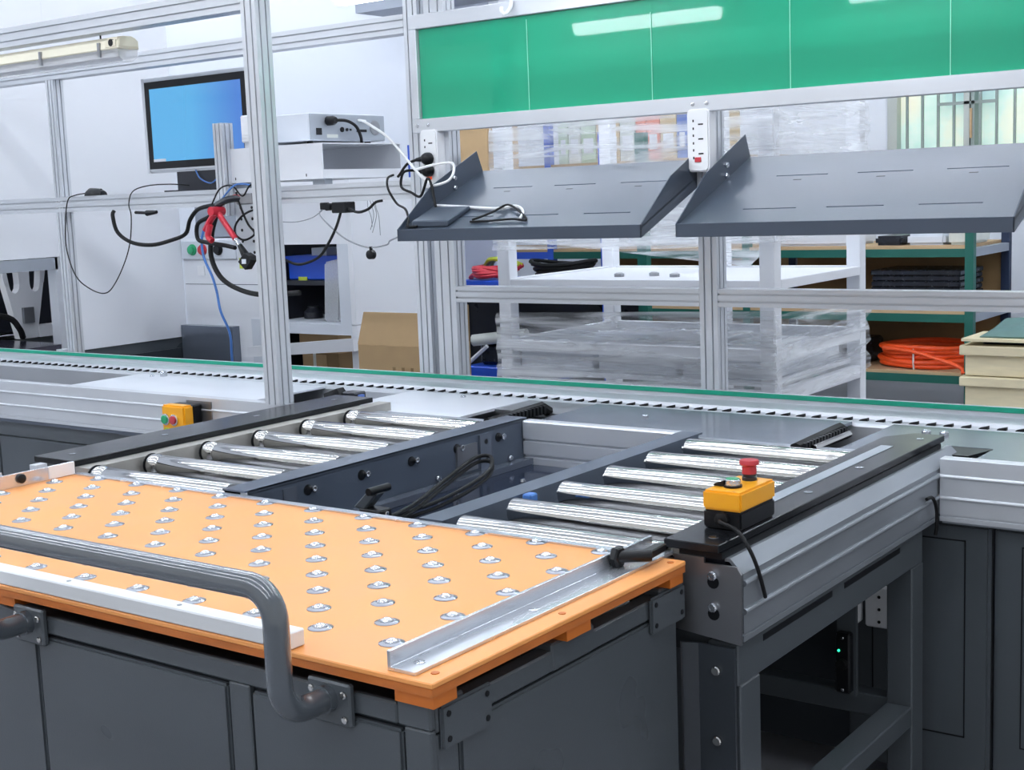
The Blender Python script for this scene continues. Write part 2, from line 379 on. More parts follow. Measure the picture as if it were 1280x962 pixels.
    def arc(c, u, w, n=7): return [Vector(c)+Vector(u)*math.cos(math.pi/2*i/n)*1+Vector(w)*math.sin(math.pi/2*i/n) for i in range(n+1)]
    def bend(c, a, b, n=8): # from c - a*r ... to c + b*r rounding corner c
        c = Vector(c); a = Vector(a)*r; b = Vector(b)*r; o_ = c-a+b
        return [o_+(-b)*math.cos(math.pi/2*i/n)+a*math.sin(math.pi/2*i/n) for i in range(n+1)]
    pts = [Vector((xr, 1.298, zb))]+bend((xr, yh, zb), (0, -1, 0), (0, 0, 1))+bend((xr, yh, zc), (0, 0, 1), (-1, 0, 0))+bend((xl, yh, zc), (-1, 0, 0), (0, 0, -1))+bend((xl, yh, zb), (0, 0, -1), (0, 1, 0))+[Vector((xl, 1.298, zb))]
    h = MB().tube(pts, .0178, 18).build('handle', 'handle_paint', t, smooth=True)
    for x in (xr, xl):
        p = B('mount_plate', 'dark_paint', h, x-.038, x+.042, 1.291, 1.3025, .728, .79, bevel=.003)
        MB().lathe([(.0205, -.012), (.0205, 0)], (x, 1.291, zb), 'y', 16).build('weld_collar', 'handle_paint', h, smooth=True)
        for dx in (-.028, .032):
            for dz in (.74, .775): MB().lathe([(.0055, 0), (.0055, -.003), (.0035, -.004)], (x+dx, 1.291, dz), 'y', 8).build('bolt', 'steel', h)
    return t
cart()

# ================================================================== ROLLER TRANSFER STATION
def ridged(side, z0=.678, zt=.82):
    # outline (depth from the outer face, z) of the ridged aluminium side profile; depth grows inwards
    pts = [(.03, z0), (.0, z0), (0, .688), (.003, .689), (.003, .692), (0, .693), (0, .722)]
    for zc in (.731, .78):
        for i in range(7):
            a = -math.pi/2+math.pi*i/6; pts.append((-.006*math.cos(a), zc+.0055*math.sin(a)))
        pts.append((0, zc+.02 if zc < .75 else zc+.016))
    pts += [(.002, zt-.022), (.024, zt), (.034, zt), (.034, zt-.006), (.026, zt-.006), (.006, zt-.025), (.004, .76), (.03, .70)]
    return pts
RY = [1.998, 2.163, 2.343, 2.525, 2.706, 2.886]
def station():
    t = thing('roller_transfer_station', (-1.9, 2.5, 0), 'dark framed roller transfer station with two banks of polished steel rollers', 'roller conveyor')
    RZ, RR = .8095, .0265
    def roller(x0, x1, y, grooved):
        pr = [(.006, x0-.012), (.006, x0), (.020, x0), (.020, x0+.003), (RR-.001, x0+.003), (RR, x0+.005)]
        if grooved: pr += [(RR, x0+.028), (RR-.004, x0+.034), (RR-.004, x0+.04), (RR, x0+.046)]
        pr += [(RR, x1-.005), (RR-.001, x1-.003), (.020, x1-.003), (.020, x1), (.006, x1), (.006, x1+.012)]
        return MB().lathe(pr, (0, y, RZ), 'x', 28).build('roller', 'steel', t, org=((x0+x1)/2, y, RZ), smooth=True)
    s = roller(-1.60, -1.146, RY[0], False)
    for y in RY[1:]: inst(s, t, ((-1.60-1.146)/2, y, RZ))
    s = roller(-2.71, -2.24, RY[0], True)
    c0 = None
    for i, y in enumerate(RY):
        o = s if i == 0 else inst(s, t, ((-2.71-2.24)/2, y, RZ))
        c = MB().lathe([(.0185, 0), (.0275, .0005), (.0275, .004), (.0185, .0045)], (-2.7145, y, RZ), 'x', 20).build('roller_cap', 'black_plastic', o)
        c = MB().lathe([(.0165, 0), (.0205, .0005), (.0205, .003), (.0165, .0035)], (-2.2405, y, RZ), 'x', 20).build('roller_cap', 'black_plastic', o)
    # left side: stained plate under the black cover
    B('side_plate', 'steel_dirty', t, -2.7755, -2.7275, 1.985, 3.085, .70, .8295)
    c = B('side_cover', 'black_cover', t, -2.93, -2.776, 1.978, 3.06, .83, .845, bevel=.0015)
    B('side_frame', 'dark_paint', t, -2.92, -2.776, 1.99, 3.0, .66, .83)
    for y in (2.04, 2.33, 2.66, 2.98): MB().lathe([(.009, 0), (.009, .0008), (.004, .001)], (-2.86, y, .845), 'z', 12).build('screw', 'chrome', c)
    # middle rails
    r1 = MB(); r1.box(-2.179, -2.175, 1.985, 3.0, .70, .822); r1.box(-2.246, -2.175, 1.975, 3.02, .826, .830); r1.box(-2.246, -2.242, 1.975, 3.0, .80, .83) if False else r1.box(-2.179, -2.175, 1.985, 3.0, .82, .829); r1.box(-2.207, -2.175, 1.985, 3.0, .70, .704)
    r1 = r1.build('middle_rail', 'rail_paint', t)
    for y in RY[0:]:
        MB().lathe([(.0125, 0), (.0125, .002), (.008, .0022)], (-2.175, y, .796), 'x', 16).build('axle_hole', 'black_plastic', r1)
        q = MB().lathe([(.0085, 0), (.0085, .008), (.0055, .0085), (.0055, .004)], (-2.173, y+.014, .796), 'x', 14).build('axle_nut', 'chrome', r1, smooth=True)
    MB().box(-2.176, -2.171, 2.085, 2.125, .735, .812).build('bracket', 'plate_grey', r1); MB().box(-2.176, -2.169, 2.80, 2.85, .72, .815).build('bracket', 'plate_grey', r1)
    for z in (.745, .795): MB().lathe([(.007, 0), (.007, .001)], (-2.169, 2.825, z), 'x', 10).build('slot_hole', 'black_plastic', r1)
    for y, z in ((2.62, .735), (2.93, .732)): bolt(r1, (-2.174, y, z), 'x', .008, .01, 'chrome', 'dome_bolt', 10)
    MB().box(-2.176, -2.168, 2.70, 2.785, .73, .80).build('opening', 'steel_plate', r1)
    B('rail_foot', 'plate_grey', t, -2.174, -2.14, 1.99, 3.0, .706, .722)
    r2 = MB(); r2.box(-1.688, -1.684, 1.985, 3.0, .70, .822); r2.box(-1.688, -1.63, 1.975, 3.02, .822, .826); r2.box(-1.634, -1.63, 1.985, 3.0, .765, .822); r2.box(-1.688, -1.65, 1.985, 3.0, .70, .704)
    r2 = r2.build('middle_rail', 'rail_paint', t)
    B('sensor_clip', 'blue_hose', r2, -1.6295, -1.607, 2.235, 2.262, .80, .826, bevel=.003)
    B('drip_pan', 'pan_blue', t, -2.17, -1.69, 1.99, 2.99, .700, .7055)
    for y, x in ((2.55, -2.06), (2.75, -2.0)): bolt(t, (x, y, .7055), 'z', .008, .018, 'chrome', 'stud', 8)
    # added trays: block light between the rollers, bright steel lightens their reflections
    B('light_block_tray', 'steel_plate', t, -2.724, -2.21, 1.99, 2.96, .755, .76); B('light_block_tray', 'steel_plate', t, -1.629, -1.142, 1.99, 2.96, .755, .76)
    # right side: cover, ridged profile, end plate, leg frame
    B('side_plate', 'steel_dirty', t, -1.138, -1.126, 1.995, 3.02, .70, .8295)
    cv = MB().prism([(-1.15, 1.984), (-1.045, 1.984), (-1.045, 3.11), (-1.115, 3.11), (-1.165, 3.035)], 'z', .832, .847).build('side_cover', 'black_cover', t, bevel=.0015)
    B('cover_packer', 'black_plastic', t, -1.122, -1.043, 1.992, 3.08, .8205, .832)
    B('cover_strip', 'alu_dull', cv, -1.128, -1.10, 2.26, 2.93, .847, .8482)
    for y in (2.03, 2.42, 2.68, 3.04): MB().lathe([(.009, 0), (.009, .0008), (.004, .001)], (-1.078, y, .847), 'z', 12).build('screw', 'chrome', cv)
    MB().prism([(-1.012-d, z) for d, z in ridged(0)], 'y', 2.008, 3.128).build('side_profile', 'alu_profile', t)
    B('profile_core', 'dark_machine', t, -1.118, -1.046, 2.01, 3.0, .69, .815)
    ep = MB().prism([(-1.132, .69), (-1.008, .678), (-1.006, .80), (-1.014, .812), (-1.075, .8125), (-1.075, .822), (-1.132, .822)], 'y', 1.988, 1.994).build('end_plate', 'steel_plate', t)
    for z in (.793, .738):
        MB().lathe([(.011, 0), (.011, -.0008)], (-1.058, 1.988, z-.012), 'y', 14).build('slot_hole', 'black_plastic', ep)
        bolt(ep, (-1.058, 1.9872, z), 'y', .0085, -.008, 'chrome', 'screw', 12)
    # leg frame
    fr = 'dark_paint'
    B('top_beam', fr, t, -1.08, -1.022, 2.005, 2.90, .598, .672, bevel=.003)
    for y0, y1 in ((2.10, 2.40), (2.46, 2.76)): B('beam_slot', 'black_plastic', t, -1.03, -1.0212, y0, y1, .652, .664)
    B('leg', fr, t, -1.08, -1.022, 2.012, 2.088, 0, .598, bevel=.003); B('leg', fr, t, -1.08, -1.022, 2.835, 2.905, 0, .598, bevel=.003)
    B('leg', fr, t, -1.62, -1.56, 2.012, 2.07, 0, .70, bevel=.003); B('leg', fr, t, -1.62, -1.56, 2.835, 2.905, 0, .70, bevel=.003)
    B('leg', fr, t, -2.86, -2.80, 2.012, 2.07, 0, .66, bevel=.003); B('leg', fr, t, -2.86, -2.80, 2.835, 2.905, 0, .66, bevel=.003)
    B('cross_beam', fr, t, -1.08, -1.022, 2.09, 2.834, .238, .285, bevel=.003); B('cross_beam', fr, t, -2.80, -1.08, 2.845, 2.895, .24, .29, bevel=.003)
    B('cross_beam', fr, t, -2.80, -1.08, 2.02, 2.06, .64, .69, bevel=.003)
    gp = MB().prism([(-1.125, 1.99), (-1.118, 1.984), (-1.092, 1.994), (-1.024, 1.994), (-1.024, 2.0), (-1.094, 2.0), (-1.118, 1.992)], 'z', .0, .668).build('guard_plate', 'dark_paint_deep', t)
    for z in (.625, .50, .28): bolt(gp, (-1.058, 1.994, z), 'y', .0085, -.007, 'steel', 'bolt', 12)
    return t
station()
def clamp():
    t = thing('toggle_clamp', (-1.93, 2.1, .722), 'small black pneumatic stopper with lever in the channel between the roller banks', 'clamp')
    x, y = -1.915, 2.10
    B('block', 'black_plastic', t, x-.03, x+.03, y-.02, y+.02, .7056, .795, bevel=.003)
    MB().hexa([(x-.05, y-.015, .795), (x-.02, y-.015, .79), (x-.02, y+.015, .79), (x-.05, y+.015, .795), (x-.002, y-.015, .838), (x+.02, y-.015, .83), (x+.02, y+.015, .83), (x-.002, y+.015, .838)]).build('lever', 'dark_paint', t, bevel=.003)
    MB().tube([(x+.012, y-.032, .836), (x+.012, y+.032, .836)], .0085, 10).build('roller_pin', 'black_plastic', t, smooth=True)
    for z in (.728, .785): bolt(t, (x+.03, y, z), 'x', .006, .004, 'steel', 'bolt', 8)
    for k, dz in enumerate((0, .014)):
        cable('hose', t, [(x-.0, y+.02, .75+dz), (-1.98, 2.3, .74+dz), (-2.08, 2.55, .745+dz), (-2.125, 2.72, .76+dz), (-2.105, 2.76, .755+dz), (-2.05, 2.66, .735+dz), (-2.0, 2.4, .722+dz), (-2.03, 2.2, .717+dz), (-2.1, 2.05, .717+dz)], .005, 'black_rubber', 6, 8)
clamp()

# ================================================================== MAIN CONVEYOR
def flat_rail():
    pts = [(.03, .678), (0, .678), (0, .688), (.003, .689), (.003, .692), (0, .693), (0, .722)]
    for zc in (.731, .78):
        for i in range(7):
            a = -math.pi/2+math.pi*i/6; pts.append((-.005*math.cos(a), zc+.0045*math.sin(a)))
    return pts+[(0, .819), (.001, .82), (.034, .82), (.034, .812), (.006, .812), (.006, .70)]
def conveyor():
    t = thing('chain_conveyor', (-3, 3.3, 0), 'long aluminium chain conveyor with a green edge strip crossing behind the rollers', 'conveyor')
    X0, X1 = -6.6, .6
    prof = [(2.97+d, z) for d, z in flat_rail()]
    MB().prism(prof, 'x', X0, -2.935).build('near_rail', 'alu', t)
    MB().prism(prof, 'x', -1.008, X1).build('near_rail', 'alu', t)
    # inner stretch between the roller banks, grooved
    MB().prism([(3.03, .70), (2.996, .70), (2.996, .722), (3.004, .724), (3.004, .729), (2.996, .731), (2.996, .766), (3.003, .768), (3.003, .772), (2.996, .774), (2.996, .82), (3.0, .824), (3.03, .824)], 'x', -2.172, -1.69).build('near_rail', 'alu', t)
    B('near_rail', 'alu_dull', t, -2.75, -2.18, 3.0, 3.03, .70, .812); B('near_rail', 'alu_dull', t, -1.68, -1.125, 3.004, 3.03, .70, .812)
    # far rail with ledges
    MB().prism([(3.615, .70), (3.43, .70), (3.43, .792), (3.436, .80), (3.47, .80), (3.475, .795), (3.53, .795), (3.535, .805), (3.60, .812), (3.60, .838), (3.615, .838)], 'x', X0, X1).build('far_rail', 'alu', t)
    B('edge_strip', 'green_belt', t, X0, X1, 3.594, 3.6, .825, .8385, bevel=.001)
    # carrier chain lying in the far rail
    c0 = None; x = X0+.05; pitch = .046; k = 0
    while x < X1-.05:
        if c0 is None:
            c0 = MB(); c0.hexa([(x-.012, 3.498, .7952), (x+.012, 3.498, .7952), (x+.012, 3.512, .7952), (x-.012, 3.512, .7952), (x-.010, 3.498, .798), (x+.012, 3.498, .8035), (x+.012, 3.512, .8035), (x-.010, 3.512, .798)])
            c0 = c0.build('chain_link', 'black_rubber', t, org=(x, 3.505, .7952))
        else: inst(c0, t, (x, 3.505, .7952))
        x += pitch; k += 1
    # top plates
    B('top_plate', 'plate_white', t, -4.32, -3.33, 3.005, 3.428, .794, .80)
    B('inner_bed', 'dark_machine', t, X0, X1, 3.034, 3.43, .60, .72)
    B('top_plate', 'plate_grey', t, -3.33, -2.95, 3.02, 3.428, .75, .756)
    B('top_plate', 'plate_white', t, -2.94, -2.45, 3.032, 3.428, .797, .805)
    B('top_plate', 'plate_grey', t, -2.205, -1.40, 3.032, 3.428, .797, .805)
    B('top_plate', 'plate_grey', t, -1.285, -1.06, 3.032, 3.428, .797, .805)
    B('top_plate', 'plate_grey', t, -.96, X1, 3.005, 3.428, .797, .805)
    B('top_plate', 'plate_grey', t, -1.06, -.96, 3.20, 3.428, .797, .805)
    B('recess', 'steel_plate', t, -2.45, -2.205, 3.24, 3.428, .79, .802)
    for x0, x1 in ((-2.335, -2.228), (-1.395, -1.34)):
        ch = MB().tube([((x0+x1)/2+.02, 2.955, .815), ((x0+x1)/2+.02, 3.22, .822), ((x0+x1)/2+.02, 3.25, .805)], .017, 8).build('drag_chain', 'black_rubber', t, smooth=True)
        for i in range(14): B('chain_tooth', 'black_plastic', ch, (x0+x1)/2+.034, (x0+x1)/2+.042, 2.965+.018*i, 2.975+.018*i, .806, .83)
    MB().tube([(-1.322, 3.0, .812), (-1.315, 3.2, .815)], .009, 8).build('shaft', 'steel', t, smooth=True)
    for x in (-1.165, -1.12): bolt(t, (x, 3.33, .805), 'z', .012, .01, 'chrome', 'dome_bolt', 10)
    for x, y in ((-1.95, 3.28), (-1.35+.62, 3.3), (-4.2, 3.38), (-2.68, 3.38)): bolt(t, (x, y, .80 if x < -4 else .805), 'z', .009, .006, 'chrome', 'dome_bolt', 10)
    bolt(t, (-4.16, 3.405, .80), 'z', .014, .02, 'chrome', 'stud', 10)
    MB().lathe([(.016, 0), (.02, .006), (.02, .018), (.012, .024)], (-1.11, 3.16, .805), 'z', 12).build('knob', 'black_plastic', t, smooth=True)
    MB().prism([(-1.056, 3.19), (-.958, 3.19), (-.985, 3.09), (-1.035, 3.09)], 'z', .80, .8058).build('recess', 'black_plastic', t)
    # sensor block by the upright
    s = MB().hexa([(-3.05, 3.13, .80), (-2.97, 3.13, .80), (-2.97, 3.18, .80), (-3.05, 3.18, .80), (-3.06, 3.14, .83), (-3.0, 3.14, .85), (-3.0, 3.17, .85), (-3.06, 3.17, .83)]).build('sensor_block', 'black_plastic', t)
    B('sensor_head', 'dark_machine', s, -2.99, -2.93, 3.15, 3.2, .80, .838, bevel=.004); B('sensor_connector', 'paper_blue', s, -2.94, -2.92, 3.16, 3.18, .815, .83)
    # base cabinets below the near rail
    B('base_rail', 'plate_grey', t, X0, -2.93, 2.985, 3.6, .662, .678); B('base_rail', 'alu_dull', t, -1.005, X1, 2.978, 3.6, .672, .678)
    B('base_core', 'dark_paint_deep', t, X0, -2.93, 3.02, 3.6, .06, .662); B('base_core', 'dark_paint_deep', t, -2.92, X1, 3.04, 3.6, .06, .672)
    B('base_header', 'dark_paint', t, X0, -2.93, 3.0, 3.02, .605, .66, bevel=.002)
    for x0, x1 in ((-6.59, -5.55), (-5.54, -4.66), (-4.65, -3.78), (-3.77, -2.94)): B('base_panel', 'dark_paint', t, x0, x1, 2.998, 3.02, .08, .602, bevel=.003)
    for x0, x1 in ((-1.24, -.905), (-.897, -.5), (-.49, .1), (.11, .59)):
        d = B('cabinet_door', 'dark_paint', t, x0, x1, 3.005, 3.04, .06, .668, bevel=.008, seg=2)
        f = MB(); w = .003; a, b_, c, e = x0+.06, x1-.055, .165, .63
        f.box(a, b_, 3.0035, 3.006, e-w, e); f.box(a, b_, 3.0035, 3.006, c, c+w); f.box(a, a+w, 3.0035, 3.006, c, e); f.box(b_-w, b_, 3.0035, 3.006, c, e)
        f.build('panel_groove', 'black_plastic', d)
    for x in (-6.2, -4.8, -3.4, -.3): 
        for y in (3.1, 3.5): MB().lathe([(.03, 0), (.03, .01), (.012, .012), (.012, .06)], (x, y, 0), 'z', 12).build('foot', 'black_rubber', t)
conveyor()
def control_gear():
    # things seen under the station through the leg frame
    t = thing('speed_controller', (-1.24, 2.86, .29), 'small black speed controller with a dial on an upright under the rollers', 'controller')
    B('bracket', 'dark_paint', t, -1.19, -1.145, 2.82, 2.832, .29, .60)
    B('box', 'black_plastic', t, -1.185, -1.15, 2.795, 2.82, .30, .44, bevel=.004)
    MB().lathe([(.014, 0), (.012, -.012)], (-1.167, 2.795, .37), 'y', 14).build('dial', 'black_rubber', t, smooth=True)
    MB().lathe([(.003, 0), (.003, -.002)], (-1.175, 2.795, .40), 'y', 8).build('indicator', 'led_green', t)
    for z in (.31, .43): bolt(t, (-1.167, 2.795, z), 'y', .004, -.003, 'chrome', 'screw', 8)
    s = thing('wall_socket', (-1.2, 3.0, .48), 'white socket strip with plug under the right end of the conveyor', 'socket')
    B('plate', 'white_plastic', s, -1.19, -1.13, 2.985, 3.004, .40, .50, bevel=.004)
    B('adapter', 'white_plastic', s, -1.235, -1.20, 2.97, 3.004, .405, .47, bevel=.006)
    for z in (.415, .445, .475): MB().lathe([(.004, 0), (.004, -.001)], (-1.155, 2.985, z), 'y', 8).build('pin_hole', 'black_plastic', s)
control_gear()
def estop():
    t = thing('emergency_stop_box', (-1.085, 2.145, .847), 'yellow and black control box with red mushroom stop button on the black roller cover', 'control box')
    x0, x1, y0, y1 = -1.125, -1.052, 2.082, 2.217
    B('base', 'black_plastic', t, x0, x1, y0, y1, .8482, .880, bevel=.003, seg=2); B('lid', 'yellow', t, x0-.001, x1+.001, y0-.001, y1+.001, .8802, .915, bevel=.004, seg=2)
    xc = (x0+x1)/2; yb = 2.19; yk = 2.125
    MB().lathe([(.0135, 0), (.0135, .006), (.012, .007), (.012, .012)], (xc, yb, .915), 'z', 18).build('collar', 'dark_machine', t, smooth=True)
    MB().lathe([(.013, .012), (.013, .026), (.0175, .029), (.018, .034), (.016, .037), (.006, .038)], (xc, yb, .915), 'z', 24).build('stop_button', 'red_button', t, smooth=True)
    MB().lathe([(.0165, 0), (.0165, .004)], (xc, yk, .915), 'z', 18).build('ring', 'black_plastic', t, smooth=True)
    k = MB().lathe([(.014, .004), (.014, .013), (.0125, .0145)], (xc, yk, .915), 'z', 20).build('key_switch', 'chrome', t, smooth=True)
    MB().lathe([(.0118, 0), (.0118, .0008), (.004, .001)], (xc, yk, .9295), 'z', 16).build('green_cap', 'green_button', k)
    MB().hexa([(xc-.034, yk-.008, .916), (xc-.014, yk-.008, .916), (xc-.014, yk+.008, .916), (xc-.034, yk+.008, .916), (xc-.034, yk-.008, .919), (xc-.014, yk-.008, .926), (xc-.014, yk+.008, .926), (xc-.034, yk+.008, .919)]).build('guard_tab', 'black_plastic', t)
    MB().lathe([(.013, 0), (.013, -.008), (.008, -.01)], (x0+.038, y0, .866), 'y', 16).build('gland', 'black_rubber', t, smooth=True)
    cable('cord', t, [(x0+.038, y0-.006, .866), (x0+.05, y0-.03, .868), (-1.04, 2.045, .858), (-1.012, 2.035, .83), (-1.004, 2.05, .79), (-1.0045, 2.075, .74)], .0035, 'black_rubber', 6, 8)
    # second short cord looped over the profile
    tag(cable('loop_cord', None, [(-1.003, 2.87, .748), (-1.0, 2.9, .745), (-1.0, 2.925, .715), (-1.001, 2.93, .675), (-1.004, 2.93, .655)], .004, 'black_rubber', 5, 8), 'short black cord bent over the ridged profile near its far end', 'cord')
    s = thing('start_stop_box', (-3.53, 2.95, .71), 'yellow start-stop box with green and red buttons fixed to the conveyor rail', 'control box')
    B('back_box', 'black_plastic', s, -3.553, -3.445, 2.93, 2.967, .70, .80, bevel=.004); B('front', 'yellow', s, -3.555, -3.443, 2.888, 2.93, .698, .802, bevel=.006, seg=2)
    for x, m in ((-3.532, 'green_button'), (-3.491, 'red_button')):
        MB().lathe([(.019, 0), (.019, -.005), (.017, -.006)], (x, 2.888, .755), 'y', 20).build('button_ring', 'chrome', s, smooth=True)
        MB().lathe([(.014, -.006), (.014, -.011), (.010, -.012)], (x, 2.888, .755), 'y', 20).build('button', m, s, smooth=True)
        B('button_label', 'lime', s, x-.010, x+.012, 2.886, 2.888, .712, .727)
    B('mount_plate', 'steel_plate', s, -3.52, -3.40, 2.966, 2.9695, .715, .808)
estop()

# ================================================================== FRAMES
def frames():
    t = thing('workstation_frame', (-4.2, 3.6, 0), 'silver aluminium workstation frame carrying the monitor shelf on the left', 'frame')
    Y = 3.65
    extr('post', t, 'z', 0, 1.99, -5.022, 3.646, .05, .05); extr('post', t, 'z', 0, 2.30, -3.027, 3.65, .06, .06)
    extr('shelf_rail', t, 'x', -6.6, -3.058, 3.65, 1.469, .06, .064); extr('top_rail', t, 'x', -6.6, -3.058, 3.65, 2.022, .06, .062)
    extr('upright', t, 'z', .8205, 2.30, -3.094, 2.978, .062, .062)
    extr('top_rail', t, 'x', -6.6, -3.126, 2.978, 2.052, .06, .066)
    extr('post', t, 'z', .8205, 2.018, -6.3, 2.978, .062, .062)
    extr('cross_rail', t, 'y', 3.01, 3.62, -3.094, 2.20, .05, .05)
    extr('stub_post', t, 'z', 1.40, 1.745, -3.945, 3.592, .05, .055, 'alu')
    B('foot_bracket', 'alu', t, -5.10, -5.048, 3.60, 3.65, .838, .848)
    d = thing('display_frame', (-1.5, 3.65, 0), 'silver aluminium post frame behind the conveyor holding the green board', 'frame')
    for x in (-2.925-.03, -1.925, -.9): extr('post', d, 'z', 0, 2.20, x+(.03 if x < -2.9 else 0), 3.65, .06 if x > -2.9 else .084, .06)
    extr('middle_rail', d, 'x', -2.882, -1.956, 3.65, 1.112, .06, .052); extr('middle_rail', d, 'x', -1.894, -.931, 3.65, 1.112, .06, .052)
    extr('lamp_rail', d, 'x', -3.06, -.6, 2.98, 2.15, .05, .05)
    for x in (-1.925, -.9): extr('arm', d, 'y', 3.005, 3.618, x, 2.15, .05, .05)
    extr('arm', d, 'y', 3.005, 3.618, -2.925, 2.15, .05, .05)
frames()
def sign():
    t = thing('information_board', (-1.9, 3.6, 1.66), 'long green information board in a silver frame above the tilted trays', 'sign board')
    x0, x1 = -2.99, -.55
    B('bottom_frame', 'alu', t, x0-.02, x1, 3.585, 3.618, 1.655, 1.70, bevel=.002); B('top_frame', 'alu', t, x0-.02, x1, 3.585, 3.618, 1.993, 2.04, bevel=.002)
    B('side_frame', 'alu', t, x0-.02, x0+.012, 3.585, 3.618, 1.70, 1.993, bevel=.002)
    B('back_panel', 'white_paint', t, x0, x1, 3.607, 3.616, 1.70, 1.993)
    xs = [-2.977, -2.533, -2.085, -1.643, -1.197, -.75, -.552]
    for i in range(6):
        p = B('green_sheet', 'green_sheet', t, xs[i], xs[i+1], 3.601-.0004*(i % 2), 3.6065, 1.701, 1.992)
        B('sleeve_edge', 'clear_edge', p, xs[i+1]-.0035, xs[i+1]-.001, 3.5985, 3.6004, 1.701, 1.98 if i != 1 else 1.955)
    for x in (-2.985, -2.94, -1.945, -1.90): MB().lathe([(.006, 0), (.006, -.003), (.003, -.0035)], (x, 3.585, 1.678), 'y', 8).build('screw', 'chrome', t)
    h = MB().tube([(-2.575, 3.58, 2.055), (-2.575, 3.572, 2.02), (-2.58, 3.55, 1.997), (-2.59, 3.545, 2.005), (-2.592, 3.548, 2.02)], .006, 8, smooth=4).build('hook', 'white_plastic', t, smooth=True)
sign()
def tray(x0, x1, label):
    t = thing('tilted_tray', ((x0+x1)/2, 3.5, 1.31), label, 'tray', 'grey slotted trays')
    yf, yb, zf, zb = 3.298, 3.75, 1.338, 1.522; th = .003; s = (zb-zf)/(yb-yf)
    Z = lambda y: zf+s*(y-yf)
    # plate split around its slots (real openings)
    rows = [(3.390, .0022), (3.602, .0022)]
    ys = [yf, 3.390-.0026, 3.390+.0026, 3.602-.0026, 3.602+.0026, yb]
    segs = [(x0+.155, x0+.31), (x0+.395, x0+.55), (x0+.64, x0+.80)]; m = MB()
    def strip(a, b, y0, y1): m.hexa([(a, y0, Z(y0)-th), (b, y0, Z(y0)-th), (b, y1, Z(y1)-th), (a, y1, Z(y1)-th), (a, y0, Z(y0)), (b, y0, Z(y0)), (b, y1, Z(y1)), (a, y1, Z(y1))])
    for i in range(5):
        if i in (1, 3):
            xs = [x0]+[v for q in segs for v in q]+[x1]
            for k in range(0, 8, 2): strip(xs[k], xs[k+1], ys[i], ys[i+1])
        else: strip(x0, x1, ys[i], ys[i+1])
    pl = m.build('plate', 'grey_paint', t)
    for a, b in segs:
        c = (a+b)/2; y = 3.572; MB().hexa([(c-.012, y-.002, Z(y-.002)), (c+.012, y-.002, Z(y-.002)), (c+.012, y+.002, Z(y+.002)), (c-.012, y+.002, Z(y+.002)), (c-.012, y-.002, Z(y-.002)+.0006), (c+.012, y-.002, Z(y-.002)+.0006), (c+.012, y+.002, Z(y+.002)+.0006), (c-.012, y+.002, Z(y+.002)+.0006)]).build('hole', 'black_plastic', pl)
    B('front_lip', 'grey_paint', t, x0, x1, yf-.004, yf, 1.306, 1.343, bevel=.001)
    for i, (xa, xb) in enumerate(((x0, x0+.003), (x1-.003, x1))):
        MB().prism([(yf-.004, 1.306), (yb-.005, zb-.036), (yb, zb), (yb-.03, 1.588), (3.47, 1.476), (yf-.004, 1.343)], 'x', xa, xb).build('end_flange', 'grey_paint', t)
        for z in (1.468, 1.499): bolt(t, (xa+(.003 if i == 0 else -.008), 3.59, z), 'x', .009, .008, 'chrome', 'bolt', 6)
    return t
tray(-2.848, -1.957, 'grey slotted tilted tray with loose cables lying in its left corner')
tray(-1.848, -.945, 'grey slotted tilted tray, empty, to the right of the socket strip')
def strip(x, z0, z1, label, n, switch):
    t = thing('power_strip', (x, 3.6, z0), label, 'power strip', 'socket strips on the posts')
    def rr(w, a, b, q):
        return [(cx+q*math.cos(math.radians(g+18*i)), cz+q*math.sin(math.radians(g+18*i))) for cx, cz, g in ((x+w-q, b-q, 0), (x-w+q, b-q, 90), (x-w+q, a+q, 180), (x+w-q, a+q, 270)) for i in range(6)]
    MB().prism(rr(.036, z0, z1, .014), 'y', 3.58, 3.619).build('body', 'white_plastic', t); MB().prism(rr(.032, z0+.004, z1-.004, .011), 'y', 3.5755, 3.58).build('face', 'nylon', t)
    for i in range(n):
        zc = z1-.045-i*.042
        B('slot', 'black_plastic', t, x+.002, x+.018, 3.5745, 3.576, zc-.002, zc+.002)
        for dz in (-.012, .01): B('slot', 'black_plastic', t, x-.016, x-.012, 3.5745, 3.576, zc+dz-.003, zc+dz+.004)
    B('switch', switch, t, x-.010, x+.010, 3.572, 3.577, z0+.028, z0+.042, bevel=.001)
strip(-2.937, 1.47, 1.663, 'white socket strip with two black plugs in it on the double post', 1, 'led_red')
strip(-1.926, 1.483, 1.664, 'white three-outlet socket strip with red switch on the middle post', 3, 'red_button')
